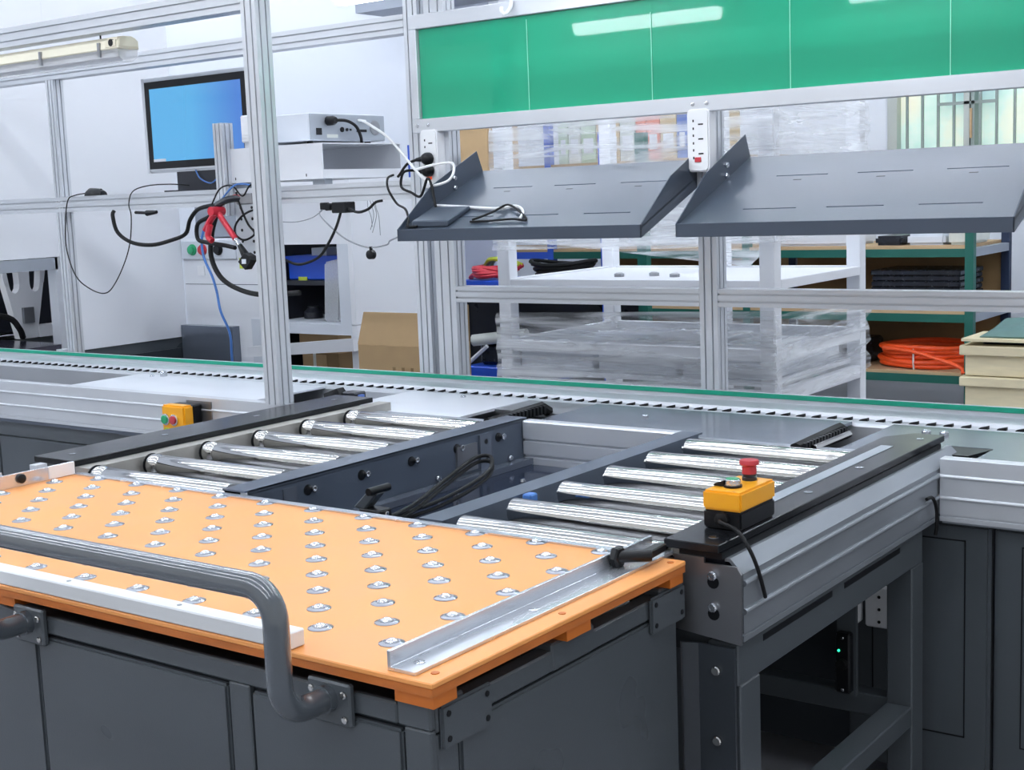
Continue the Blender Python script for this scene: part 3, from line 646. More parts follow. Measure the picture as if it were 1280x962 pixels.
def plugs():
    for i, (z, path, lab) in enumerate(((1.567, [(-2.96, 3.545, 1.566), (-2.985, 3.52, 1.552), (-3.01, 3.51, 1.52), (-3.02, 3.51, 1.512)], 'upper black mains plug in the socket strip with a short cord'),
                                 (1.528, [(-2.96, 3.545, 1.53), (-2.98, 3.5, 1.528), (-2.998, 3.5, 1.50), (-2.995, 3.5, 1.474), (-2.95, 3.49, 1.459), (-2.90, 3.48, 1.445), (-2.852, 3.49, 1.53), (-2.82, 3.45, 1.41), (-2.756, 3.44, 1.402), (-2.693, 3.409, 1.386)][:6]+[(-2.86, 3.47, 1.50), (-2.835, 3.46, 1.475), (-2.80, 3.438, 1.402), (-2.756, 3.43, 1.398), (-2.693, 3.405, 1.386)], 'lower black mains plug with a cord running into the tray'))):
        t = thing('mains_plug', (-2.935, 3.56, z), lab, 'plug', 'black mains plugs')
        MB().lathe([(.006, .014), (.021, .010), (.021, -.004), (.016, -.016), (.008, -.022)], (-2.93, 3.558, z), 'y', 14).build('plug_head', 'black_plastic', t, smooth=True)
        MB().tube([(-2.935, 3.548, z), (-2.965, 3.543, z-.002)], [.011, .006], 8).build('strain_relief', 'black_plastic', t, smooth=True)
        cable('cord', t, path, .0045, 'black_rubber', 6, 8)
    tag(cable('mains_cable', None, [(-3.592, 4.0, 1.74), (-3.4, 3.75, 1.725), (-3.174, 3.52, 1.705), (-3.114, 3.5, 1.683), (-3.046, 3.5, 1.642), (-2.98, 3.5, 1.578), (-2.915, 3.5, 1.513), (-2.868, 3.5, 1.481), (-2.835, 3.48, 1.478), (-2.80, 3.5, 1.49), (-2.791, 3.52, 1.515), (-2.819, 3.55, 1.548), (-2.879, 3.53, 1.545), (-2.931, 3.5, 1.532)], .0045, 'white_cable', 6, 8), 'white cord drooping from the bench instrument to the socket strip', 'cord')
    tag(cable('mains_cable', None, [(-3.10, 3.58, 1.52), (-3.091, 3.54, 1.509), (-3.057, 3.5, 1.473), (-3.022, 3.5, 1.424), (-2.9, 3.40, 1.405), (-2.838, 3.34, 1.372), (-2.822, 3.315, 1.352), (-2.78, 3.312, 1.351)], .004, 'black_rubber', 6, 8), 'black cord falling from the shelf rail into the tray corner', 'cord')
    tag(cable('white_lead', None, [(-2.826, 3.466, 1.413), (-2.697, 3.448, 1.406), (-2.557, 3.429, 1.398), (-2.489, 3.442, 1.403), (-2.434, 3.401, 1.387), (-2.408, 3.347, 1.366)], .0045, 'white_cable', 6, 8), 'white lead curling across the left tray', 'cable')
    tag(cable('black_lead', None, [(-2.591, 3.35, 1.366), (-2.54, 3.385, 1.387), (-2.517, 3.438, 1.408), (-2.438, 3.391, 1.386), (-2.38, 3.341, 1.362), (-2.438, 3.349, 1.366), (-2.524, 3.342, 1.362), (-2.59, 3.339, 1.361)], .0035, 'black_rubber', 6, 8), 'thin black looped lead lying on the left tray', 'cable')
    s = (1.522-1.338)/(3.75-3.298); Z = lambda y: 1.338+s*(y-3.298)+.001
    a = MB(); a.hexa([(-2.81, 3.32, Z(3.32)), (-2.665, 3.32, Z(3.32)), (-2.665, 3.44, Z(3.44)), (-2.81, 3.44, Z(3.44)), (-2.81, 3.32, Z(3.32)+.02), (-2.665, 3.32, Z(3.32)+.02), (-2.665, 3.44, Z(3.44)+.012), (-2.81, 3.44, Z(3.44)+.012)])
    ad = a.build('power_adapter', 'grey_paint', None, bevel=.003); tag(ad, 'flat grey power adapter in the left corner of the tray', 'adapter')
plugs()
def lamp(x0, x1, y, z, label, lit, parent_rail_z, housing='white_plastic'):
    t = thing('linear_lamp', ((x0+x1)/2, y, z), label, 'lamp', 'batten lamps over the conveyor')
    hb = MB().prism([(y-.045, z+.02), (y+.045, z+.02), (y+.04, z+.05), (y+.02, z+.062), (y-.02, z+.062), (y-.04, z+.05)], 'x', x0, x1).build('housing', housing, t, bevel=.003)
    if lit: MB().prism([(y-.034, z+.0195), (y-.03, z-.005), (y-.016, z-.018), (y+.016, z-.018), (y+.03, z-.005), (y+.034, z+.0195)], 'x', x0+.02, x1-.02).build('diffuser', 'lamp_glow', t)
    else:
        MB().prism([(y-.042, z+.0195), (y-.038, z-.005), (y-.02, z-.018), (y+.02, z-.018), (y+.038, z-.005), (y+.042, z+.0195)], 'x', x0+.01, x1-.004).build('diffuser', 'clear', t)
        for s_ in (-.014, .014): MB().tube([(x0+.03, y+s_, z+.004), (x1-.05, y+s_, z+.004)], .012, 10).build('tube', 'white_plastic', t, smooth=True)
        B('end_cap', housing, t, x1-.07, x1+.003, y-.047, y+.047, z+.018, z+.058, bevel=.01, seg=2)
        MB().lathe([(.012, 0), (.012, .012), (.006, .016)], (x1-.03, y-.048, z+.04), 'y', 12).build('cable_gland', 'black_plastic', t, smooth=True)
        for xx in (x1-.1, x1-.42, x1-.8): B('latch_clip', 'steel_plate', t, xx, xx+.012, y-.049, y-.042, z-.002, z+.045)
    for xx in (x0+.12, x1-.14): MB().tube([(xx, y, z+.06), (xx, y, parent_rail_z)], .003, 6).build('hanger', 'black_rubber', t)
    return t
lamp(-2.77, -2.17, 2.98, 2.012, 'lit white batten lamp glowing above the left end of the green board', True, 2.126)
lamp(-1.74, -1.14, 2.98, 2.012, 'lit batten lamp out of view above, mirrored at the top of the green board', True, 2.126)
lamp(-5.2, -3.72, 3.0, 1.942, 'unlit cream batten lamp with clear cover hanging under the top rail', False, 2.02, 'cream_plastic')

# ================================================================== THINGS ON THE LEFT SHELF RAIL
def desk_things():
    # monitor, slightly yawed
    t = thing('monitor', (-4.27, 3.76, 1.502), 'silver framed touch monitor showing a plain blue screen on the shelf rail', 'monitor')
    x0, x1, y, z0, z1 = -4.585, -3.955, 3.75, 1.582, 1.965
    B('casing', 'alu', t, x0, x1, y, y+.045, z0, z1, bevel=.008, seg=2)
    B('bezel', 'black_plastic', t, x0+.016, x1-.016, y-.0012, y, z0+.016, z1-.016); B('rim', 'alu', t, x0, x0+.0155, y-.002, y+.002, z0, z1); B('rim', 'alu', t, x1-.0155, x1, y-.002, y+.002, z0, z1)
    B('screen', 'screen', t, x0+.046, x1-.046, y-.0022, y-.0014, z0+.045, z1-.045)
    B('taskbar', 'plate_white', t, x0+.046, x0+.12, y-.0032, y-.0023, z0+.045, z0+.056)
    B('stand', 'dark_machine', t, -4.42, -4.15, 3.762, 3.78, 1.502, 1.59); B('stand_foot', 'dark_machine', t, -4.42, -4.15, 3.69, 3.86, 1.502, 1.508)
    B('shelf_lug', 'alu', t, -4.44, -4.13, 3.66, 3.87, 1.4965, 1.5015)
    cable('hose', t, [(-4.30, 3.757, 1.585), (-4.27, 3.752, 1.55), (-4.21, 3.752, 1.53), (-4.17, 3.755, 1.55)], .003, 'blue_hose', 5, 6)
    # mouse and its cable
    m = thing('computer_mouse', (-4.80, 3.645, 1.501), 'black computer mouse resting on the shelf rail', 'mouse')
    me = MB()
    for i in range(9):
        a = math.pi*i/8; 
    prof = [(.0005, -.058), (.018, -.054), (.027, -.03), (.03, 0), (.027, .03), (.018, .052), (.0005, .058)]
    b = MB(); n = 12
    vs = []; fs = []
    for (r, h) in prof:
        for k in range(n):
            a = math.pi*k/(n-1); vs.append((-4.80+h, 3.645+r*math.cos(a), 1.5012+.036*(r/.03)*math.sin(a)*(1 if h < 0 else .85)))
    for i in range(len(prof)-1):
        for k in range(n-1): fs.append((i*n+k, i*n+k+1, (i+1)*n+k+1, (i+1)*n+k))
        fs.append((i*n, (i+1)*n, (i+1)*n+n-1, i*n+n-1))
    fs += [tuple(range(n)), tuple(range((len(prof)-1)*n, len(prof)*n))]
    b.add(vs, fs); b.build('shell', 'black_plastic', m, smooth=True)
    MB().lathe([(.006, -.003), (.006, .003)], (-4.765, 3.645, 1.523), 'y', 10).build('wheel', 'black_rubber', m)
    cable('cord', m, [(-4.855, 3.63, 1.512), (-4.90, 3.612, 1.505), (-4.93, 3.6, 1.487), (-4.958, 3.6, 1.404), (-4.968, 3.6, 1.286), (-4.918, 3.6, 1.167), (-4.818, 3.6, 1.11), (-4.724, 3.6, 1.098), (-4.655, 3.6, 1.145), (-4.583, 3.6, 1.234), (-4.543, 3.6, 1.315), (-4.526, 3.6, 1.411), (-4.535, 3.6, 1.46), (-4.51, 3.605, 1.51), (-4.457, 3.64, 1.53), (-4.359, 3.67, 1.532), (-4.30, 3.72, 1.525)], .0025, 'black_rubber', 6, 6)
    # sheet metal housing with open right side
    h = thing('metal_housing', (-3.69, 3.8, 1.502), 'white sheet-metal housing with an open end on the shelf rail', 'housing')
    hx0, hx1, hy0, hy1, z0, z1 = -3.935, -3.447, 3.60, 4.03, 1.5215, 1.648; w = .004
    B('bottom', 'white_paint', h, hx0, hx1, hy0, hy1, z0, z0+w); B('top', 'white_paint', h, hx0, hx1, hy0, hy1, z1-w, z1)
    B('front', 'white_paint', h, hx0, hx1, hy0, hy0+w, z0+w, z1-w); B('back', 'white_paint', h, hx0, hx1, hy1-w, hy1, z0+w, z1-w)
    B('inner_lip', 'white_paint', h, hx1-.006, hx1-.002, hy0+w, hy1-w, z0+w, z0+.032)
    for x in (-3.9, -3.53): B('keyhole', 'black_plastic', h, x-.002, x+.002, hy0-.001, hy0, z0+.01, z0+.02)
    for x in (-3.9, -3.5): B('foot', 'alu_dull', h, x-.03, x+.03, 3.63, 3.67, 1.5012, z0)
    # bench instrument on the housing
    d = thing('bench_instrument', (-3.75, 3.9, 1.65), 'grey bench instrument with sockets on its rear panel atop the white housing', 'instrument')
    ix0, ix1, iy0, iy1 = -3.92, -3.60, 3.70, 4.12; iz0, iz1 = 1.664, 1.765
    B('case', 'offwhite_grey', d, ix0, ix1-.002, iy0, iy1, iz0, iz1, bevel=.003)
    rp = B('rear_panel', 'alu_dull', d, ix1-.002, ix1+.001, iy0+.004, iy1-.004, iz0+.003, iz1-.003)
    for y in (3.74, 4.06):
        for x in (-3.88, -3.64): MB().lathe([(.014, 0), (.012, .0155)], (x, y, 1.6484), 'z', 10).build('foot', 'black_rubber', d)
    B('power_switch', 'black_plastic', rp, ix1+.001, ix1+.004, 3.735, 3.762, 1.685, 1.71); 
    k = MB().lathe([(.018, 0), (.018, .03), (.012, .04)], (ix1+.001, 3.80, 1.737), 'x', 10).build('inlet_plug', 'black_plastic', rp, smooth=True)
    cable('inlet_cord', rp, [(ix1+.035, 3.80, 1.737), (ix1+.05, 3.85, 1.735), (ix1+.05, 3.90, 1.715), (ix1+.03, 3.945, 1.68), (ix1+.02, 3.96, 1.654)], .006, 'black_rubber', 6, 8)
    for y, r in ((3.873, .010), (3.90, .006), (3.92, .004)): MB().lathe([(r, 0), (r, .004)], (ix1+.001, y, 1.706), 'x', 10).build('socket', 'black_plastic', rp)
    B('serial_port', 'black_plastic', rp, ix1+.001, ix1+.004, 3.955, 4.01, 1.698, 1.708); MB().lathe([(.028, 0), (.028, .003), (.02, .004)], (ix1+.001, 4.06, 1.715), 'x', 16).build('fan_grille', 'steel_plate', rp)
    B('rating_label', 'paper', rp, ix1+.001, ix1+.0016, 3.79, 3.85, 1.675, 1.688); MB().lathe([(.006, 0), (.006, .014)], (ix1+.001, 3.979, 1.74), 'x', 8).build('terminal', 'chrome', rp)
    # small junction box and red tool with hoses
    j = thing('junction_box', (-3.83, 3.6, 1.65), 'small white box fixed above the metal housing beside the upright', 'box')
    B('case', 'white_plastic', j, -3.86, -3.775, 3.602, 3.66, 1.668, 1.768, bevel=.005); B('bracket', 'alu', j, -3.85, -3.79, 3.61, 3.65, 1.6485, 1.668)
    for z in (1.69, 1.745): MB().lathe([(.004, 0), (.004, -.002)], (-3.80, 3.602, z), 'y', 8).build('screw', 'steel', j)
    p = thing('perforated_plate', (-3.87, 3.6, 1.25), 'perforated steel mounting plate hanging below the shelf rail', 'plate')
    B('plate', 'alu', p, -3.92, -3.72, 3.606, 3.612, 1.235, 1.50)
    for i in range(3):
        for q in range(5): MB().lathe([(.006, 0), (.006, -.001)], (-3.89+.06*i, 3.606, 1.26+.042*q), 'y', 8).build('hole', 'black_plastic', p)
    B('ferrule', 'lime', p, -3.90, -3.885, 3.59, 3.605, 1.20, 1.24); B('ferrule', 'lime', p, -3.87, -3.855, 3.59, 3.605, 1.205, 1.24)
    r = thing('screwdriver_arm', (-3.84, 3.45, 1.3), 'red clamp arm with black tool head hanging under the shelf rail by the upright', 'tool')
    MB().tube([(-3.845, 3.45, 1.415), (-3.76, 3.45, 1.318)], .011, 10).build('arm', 'red_metal', r, smooth=True)
    MB().tube([(-3.762, 3.45, 1.32), (-3.735, 3.45, 1.288)], .008, 8).build('rod', 'chrome', r, smooth=True)
    MB().tube([(-3.74, 3.45, 1.295), (-3.71, 3.45, 1.255), (-3.70, 3.45, 1.24)], [.009, .016, .016], 8).build('tool_head', 'black_plastic', r, smooth=True)
    MB().prism([(-3.735, 1.235), (-3.70, 1.205), (-3.668, 1.24), (-3.672, 1.255), (-3.70, 1.268)], 'y', 3.43, 3.465).build('connector', 'black_plastic', r, bevel=.002)
    B('connector_label', 'plate_white', r, -3.712, -3.69, 3.4285, 3.4298, 1.228, 1.245)
    MB().lathe([(.017, -.03), (.017, .03)], (-3.85, 3.45, 1.42), 'y', 12).build('joint', 'red_metal', r, smooth=True)
    MB().tube([(-3.86, 3.46, 1.42), (-3.90, 3.46, 1.385), (-3.93, 3.46, 1.35)], .012, 8, smooth=4).build('clamp_jaw', 'red_metal', r, smooth=True)
    MB().tube([(-3.89, 3.45, 1.37), (-3.905, 3.45, 1.33), (-3.885, 3.45, 1.312)], .012, 8, smooth=4).build('clamp_jaw', 'red_metal', r, smooth=True)
    MB().tube([(-3.86, 3.46, 1.44), (-3.82, 3.48, 1.46), (-3.77, 3.52, 1.465)], .013, 8, smooth=4).build('sleeve', 'dark_machine', r, smooth=True)
    B('mount_block', 'steel_plate', r, -3.80, -3.72, 3.5, 3.606, 1.44, 1.48, bevel=.004)
    C = lambda nm, pts, rad, m_, lab, cat='cable': tag(cable(nm, None, pts, rad, m_, 6, 8), lab, cat)
    C('black_hose', [(-3.80, 3.53, 1.47), (-3.916, 3.5, 1.437), (-3.946, 3.5, 1.402), (-4.015, 3.5, 1.374), (-4.02, 3.5, 1.318), (-3.956, 3.49, 1.304), (-3.844, 3.47, 1.294), (-3.77, 3.455, 1.285)], .008, 'black_rubber', 'black hose looping round the red tool arm', 'hose')
    C('drain_hose', [(-3.91, 3.5, 1.402), (-3.939, 3.5, 1.342), (-3.953, 3.5, 1.253), (-3.912, 3.5, 1.178), (-3.829, 3.5, 1.134), (-3.70, 3.5, 1.111), (-3.5, 3.5, 1.12)], 0.0095, 'black_rubber', 'thick dark hose curving down behind the upright', 'hose')
    C('power_lead', [(-4.645, 3.61, 1.435), (-4.643, 3.6, 1.414), (-4.62, 3.6, 1.348), (-4.534, 3.6, 1.305), (-4.411, 3.6, 1.294), (-4.288, 3.6, 1.312), (-4.204, 3.6, 1.336), (-4.162, 3.59, 1.388), (-4.102, 3.58, 1.427), (-4.0, 3.55, 1.44), (-3.92, 3.52, 1.44)], .008, 'black_rubber', 'thick black lead sagging below the rail under the monitor')
    C('blue_hose', [(-4.07, 3.58, 1.36), (-4.091, 3.58, 1.31), (-4.085, 3.58, 1.243), (-4.046, 3.58, 1.172), (-4.025, 3.58, 1.11), (-4.033, 3.60, 1.033), (-4.056, 3.66, .939), (-4.12, 3.72, .82), (-4.2, 3.8, .5)], .005, 'blue_hose', 'thin blue air hose hanging down left of the upright', 'hose')
    C('thin_wire', [(-3.929, 3.5, 1.446), (-3.88, 3.5, 1.501), (-3.814, 3.5, 1.51), (-3.763, 3.5, 1.471), (-3.721, 3.5, 1.507), (-3.72, 3.55, 1.52)], .003, 'black_rubber', 'thin black wire arched above the red tool arm', 'wire')
    C('looped_wire', [(-3.795, 3.5, 1.486), (-3.772, 3.5, 1.422), (-3.743, 3.5, 1.369), (-3.712, 3.5, 1.333), (-3.769, 3.5, 1.311), (-3.814, 3.5, 1.335), (-3.801, 3.5, 1.376), (-3.739, 3.5, 1.412), (-3.65, 3.52, 1.43)], .004, 'black_rubber', 'black wire in a round loop right of the red tool arm', 'wire')
    C('red_wire', [(-3.86, 3.5, 1.46), (-3.80, 3.5, 1.475), (-3.74, 3.51, 1.462), (-3.68, 3.53, 1.46)], .003, 'red_cable', 'thin red wire running to the red tool arm', 'wire')
    C('teal_wire', [(-3.90, 3.49, 1.42), (-3.84, 3.49, 1.48), (-3.78, 3.5, 1.515), (-3.7, 3.53, 1.5)], .0035, 'blue_hose', 'blue grey wire bundled above the red tool arm', 'wire')
    lp = thing('lead_plug', (-4.45, 3.6, 1.41), 'black inline connector lying against the rail underside below the monitor', 'connector')
    MB().tube([(-4.51, 3.61, 1.425), (-4.44, 3.61, 1.422)], .006, 8).build('lead', 'black_rubber', lp, smooth=True); MB().tube([(-4.44, 3.61, 1.421), (-4.38, 3.61, 1.424)], [.012, .007], 8).build('plug', 'black_plastic', lp, smooth=True)
    a = thing('power_brick', (-3.37, 3.6, 1.395), 'black power brick tucked under the shelf rail with hanging leads', 'adapter')
    B('brick', 'black_plastic', a, -3.405, -3.335, 3.585, 3.64, 1.397, 1.436, bevel=.004)
    cable('lead', a, [(-3.337, 3.6, 1.412), (-3.281, 3.59, 1.398), (-3.231, 3.59, 1.408), (-3.205, 3.6, 1.43), (-3.19, 3.62, 1.435)], .005, 'black_rubber', 6, 8)
    cable('lead', a, [(-3.373, 3.6, 1.398), (-3.381, 3.58, 1.345), (-3.424, 3.58, 1.288), (-3.467, 3.58, 1.246), (-3.529, 3.58, 1.223), (-3.59, 3.58, 1.217), (-3.65, 3.57, 1.24)], .005, 'black_rubber', 6, 8)
    q = thing('cable_clip', (-3.45, 3.6, 1.4), 'small black cable clip under the shelf rail left of the power brick', 'clip')
    B('clip', 'black_plastic', q, -3.475, -3.45, 3.6, 3.63, 1.41, 1.436, bevel=.003); MB().lathe([(.014, -.01), (.014, .01)], (-3.44, 3.61, 1.42), 'y', 10).build('clip_ring', 'black_plastic', q, smooth=True)
    cable('wire', q, [(-3.75, 3.57, 1.38), (-3.651, 3.58, 1.372), (-3.569, 3.58, 1.371), (-3.503, 3.59, 1.384), (-3.462, 3.6, 1.408)], .002, 'grey_cable', 6, 6)
    w = thing('hanging_sensor', (-3.22, 3.58, 1.24), 'small black round sensor dangling on a grey wire in front of the white machine', 'sensor')
    MB().lathe([(.006, -.014), (.016, -.010), (.017, .008), (.008, .014)], (-3.22, 3.58, 1.25), 'y', 14).build('sensor', 'black_plastic', w, smooth=True); MB().tube([(-3.22, 3.58, 1.262), (-3.22, 3.58, 1.278)], .006, 8).build('strain_relief', 'black_plastic', w)
    cable('wire', w, [(-3.462, 3.6, 1.41), (-3.455, 3.58, 1.394), (-3.4, 3.58, 1.345), (-3.326, 3.58, 1.301), (-3.233, 3.58, 1.275), (-3.14, 3.57, 1.283), (-3.06, 3.5, 1.30), (-2.9, 3.36, 1.318)], .0028, 'grey_cable', 6, 6)
    f = thing('frayed_wire', (-3.22, 3.6, 1.35), 'frayed thin grey wire ends dangling from the shelf rail', 'wire')
    for i in range(4):
        x = -3.25+.012*i; cable('strand', f, [(x-.01, 3.62, 1.436), (x+.01*math.sin(i), 3.61, 1.41), (x+.012, 3.61, 1.38), (x+.015*math.cos(2*i), 3.61, 1.345-.01*i)], .0012, 'grey_cable', 4, 5)
desk_things()

# ================================================================== BACKGROUND MACHINES (left)
def machines():
    # tall white enclosure, its side panel faces right; bench opening on the near part
    t = thing('white_enclosure', (-6.3, 3.9, 0), 'tall white machine enclosure with dark base behind the left frame post', 'machine')
    B('side_panel', 'white_paint', t, -5.76, -5.70, 4.10, 4.845, .757, 3.2); B('side_panel', 'white_paint', t, -5.76, -5.70, 3.72, 4.0995, 1.225, 3.2)
    B('opening_frame', 'alu_dull', t, -5.76, -5.695, 3.72, 4.07, 1.165, 1.222); B('opening_frame', 'alu', t, -5.76, -5.695, 4.055, 4.098, .757, 1.222)
    B('base', 'dark_paint', t, -6.9, -5.71, 3.72, 4.84, .04, .754); b = B('base_hatch', 'dark_paint_deep', t, -5.708, -5.70, 4.45, 4.80, .45, .70)
    B('back_panel', 'white_paint', t, -6.95, -6.9, 3.72, 4.845, .757, 3.2); B('end_panel', 'white_paint', t, -6.9, -5.761, 4.81, 4.845, .757, 3.2)
    B('bench_top', 'dark_table', t, -6.89, -5.70, 3.72, 4.09, .757, .80)
    B('inner_wall', 'dark_machine', t, -6.89, -6.6, 3.72, 4.8, .80, 1.6); B('inner_wall', 'dark_machine', t, -6.6, -5.78, 4.45, 4.48, .80, 1.6)
    g = thing('gantry_bracket', (-6.2, 4.2, .80), 'white Y-shaped machine bracket standing inside the dark bench opening', 'bracket')
    y = 4.20
    # web with three prongs, cut between them by round-bottomed slots
    web = [(y-.05, .80), (y+.05, .80), (y+.115, 1.09)]
    web += [(y+.06+.03*math.cos(math.pi*k/6), 1.08-.045*math.sin(math.pi*k/6)) for k in range(7)]
    web += [(y-.06+.03*math.cos(math.pi*k/6), 1.08-.045*math.sin(math.pi*k/6)) for k in range(7)]
    MB().prism(web+[(y-.115, 1.09)], 'x', -6.22, -6.17).build('web', 'white_plastic', g)
    for a, b_, c, d in ((-.115, -.09, -.165, -.125), (-.03, .03, -.036, .036), (.09, .115, .125, .165)):
        MB().prism([(y+a, 1.08), (y+b_, 1.08), (y+d, 1.32), (y+c, 1.32)], 'x', -6.22, -6.17).build('prong', 'white_plastic', g)
    B('bearing', 'steel_plate', g, -6.169, -6.15, y-.03, y+.03, .88, .96); B('base_rail', 'white_plastic', g, -6.24, -6.16, 4.26, 4.44, .8005, .86)
    MB().tube([(-6.15, y-.05, .81), (-6.13, y-.08, .86), (-6.15, y-.13, .92), (-6.2, y-.3, .95)], .016, 8, smooth=4).build('drag_chain', 'black_rubber', g, smooth=True)
    # machine with push buttons
    m = thing('button_machine', (-5.2, 5.0, 0), 'white machine front with green and red push buttons beside the tall enclosure', 'machine')
    B('body', 'white_paint', m, -5.695, -5.03, 4.85, 5.5, .62, 1.27); B('base', 'plate_grey', m, -5.695, -5.30, 4.80, 5.5, 0, .82); B('base', 'white_paint', m, -5.29, -5.03, 4.82, 5.5, 0, .62)
    B('upper_body', 'duct', m, -5.695, -5.0, 4.95, 5.5, 1.275, 1.62)
    pn = B('button_panel', 'offwhite_grey', m, -5.69, -5.28, 4.835, 4.849, 1.165, 1.262, bevel=.003); B('seam', 'plate_grey', m, -5.69, -5.0, 4.8485, 4.8495, 1.033, 1.036)
    for x, mm in ((-5.60, 'green_button'), (-5.52, 'red_button'), (-5.40, 'black_plastic')):
        MB().lathe([(.03, 0), (.03, -.006), (.022, -.008), (.022, -.02)], (x, 4.835, 1.215), 'y', 14).build('push_button', mm, pn, smooth=True)
    B('card_holder', 'white_plastic', m, -5.58, -5.53, 4.84, 4.849, 1.08, 1.13)
    B('right_face', 'white_paint', m, -5.028, -5.0, 4.80, 5.5, 0, 1.27); B('door', 'offwhite_grey', m, -5.2, -5.05, 4.842, 4.849, .30, .86)
    # white machine with shelves open to the front
    w = thing('white_machine_stand', (-4.5, 5.2, 0), 'white machine on an open welded stand right of the upright', 'machine')
    xr, yf, yb = -4.36, 4.72, 5.55; XL = -4.98
    B('side_panel', 'white_paint', w, xr-.03, xr, yf, yb, .862, 1.50); B('side_skirt', 'white_paint', w, xr-.03, xr+.002, yf, yb, .81, .858); B('top', 'white_paint', w, XL, xr, yf, yb, 1.50, 1.54)
    B('front_top', 'white_paint', w, XL, xr-.031, yf, yf+.03, 1.24, 1.50); B('front_stile', 'offwhite_grey', w, xr-.10, xr-.031, yf, yf+.06, .86, 1.24); B('inner_stile', 'plate_grey', w, xr-.06, xr-.031, yf+.06, yf+.10, .86, 1.24)
    B('shelf', 'offwhite_grey', w, XL, xr-.031, yf, yb, .81, .86); B('back_panel', 'dark_machine', w, XL, xr-.04, yb-.03, yb, .30, 1.24); B('inner_panel', 'dark_machine', w, XL, XL+.012, yf+.06, yb-.03, .30, 1.24); B('inner_panel', 'dark_machine', w, xr-.042, xr-.031, yf+.11, yb-.03, .86, 1.24); B('lower_shelf', 'white_paint', w, XL, xr, yf+.06, yb, .2, .24)
    for x, y in ((xr-.02, yf+.03), (XL+.03, yf+.03), (xr-.02, yb-.03), (XL+.03, yb-.03)): B('leg', 'white_paint', w, x-.025, x+.02, y-.022, y+.022, 0, .81)
    MB().hexa([(XL, yf-.12, .70), (XL, yf-.08, .70), (xr+.0, yf+.01, .74), (xr+.0, yf-.03, .74), (XL, yf-.12, .75), (XL, yf-.08, .75), (xr+.0, yf+.01, .80), (xr+.0, yf-.03, .80)]).build('stretcher', 'white_paint', w)
    b = thing('blue_bin', (-4.7, 4.95, 1.0), 'blue plastic parts bin inside the white machine stand', 'bin')
    B('tub', 'blue_bin', b, -4.93, -4.47, 4.86, 5.1, 1.06, 1.17, bevel=.006); B('rim', 'blue_bin', b, -4.935, -4.465, 4.85, 5.11, 1.15, 1.178); B('label', 'lime', b, -4.86, -4.80, 4.857, 4.86, 1.055, 1.075); B('contents', 'offwhite_grey', b, -4.80, -4.70, 4.9, 5.0, 1.17, 1.215)
    sp = MB().box(-4.94, -4.47, 4.84, 5.2, 1.035, 1.058).build('bin_shelf', 'dark_machine', w)
    bg = MB().hexa([(-4.65, 4.80, .862), (-4.545, 4.80, .862), (-4.545, 4.84, .862), (-4.65, 4.84, .862), (-4.63, 4.80, 1.15), (-4.51, 4.80, 1.17), (-4.51, 4.83, 1.17), (-4.63, 4.83, 1.15)]).build('plastic_bag', 'clear', None, bevel=.01, seg=2)
    tag(bg, 'limp translucent plastic bag hanging in front of the blue bin', 'bag')
    for i, (x, z, sx) in enumerate(((-4.86, .862, .05), (-4.73, .862, .035))):
        tag(MB().lathe([(sx, 0), (sx, .03), (sx*.6, .05), (sx*.6, .06)], (x, 4.95, z), 'z', 12).build('motor_part', 'dark_machine', None, smooth=True), ('larger' if i == 0 else 'smaller')+' dark round machine part lying on the white stand shelf', 'part')
    # cartons
    c = thing('cardboard_box', (-3.76, 4.42, 0), 'open brown carton with its flap raised behind the double post', 'carton')
    B('body', 'cardboard', c, -3.972, -3.556, 4.30, 4.55, .25, .83, bevel=.002)
    MB().hexa([(-3.972, 4.30, .83), (-3.556, 4.30, .83), (-3.556, 4.306, .83), (-3.972, 4.306, .83), (-3.965, 4.34, .965), (-3.565, 4.34, .965), (-3.565, 4.346, .965), (-3.965, 4.346, .965)]).build('flap', 'cardboard', c)
    B('flap', 'cardboard_dark', c, -3.562, -3.556, 4.35, 4.549, .8305, .985)
    B('pallet', 'dark_machine', c, -3.97, -3.56, 4.31, 4.54, 0, .249)
    for i in range(3): B('print_mark', 'cardboard_dark', c, -3.78+.05*i, -3.765+.05*i, 4.2985, 4.2999, .70, .74)
    c2 = thing('cardboard_box', (-4.8, 5.1, .24), 'brown carton stored low inside the white machine stand', 'carton')
    B('body', 'cardboard_dark', c2, -4.86, -4.62, 4.86, 5.2, .241, .70); B('side', 'cardboard', c2, -4.862, -4.70, 4.857, 4.86, .245, .69); B('lid', 'cardboard', c2, -4.87, -4.61, 4.85, 5.21, .70, .80); B('tape', 'paper', c2, -4.79, -4.77, 4.8565, 4.8575, .60, .70)
    B('grip_hole', 'black_plastic', c2, -4.85, -4.80, 4.855, 4.857, .5, .56); B('grip_hole', 'black_plastic', c2, -4.76, -4.71, 4.855, 4.857, .5, .56)
    du = struct(B('trim_1', 'duct', None, -5.69, -3.6, 6.3, 6.55, 2.55, 3.1))
machines()

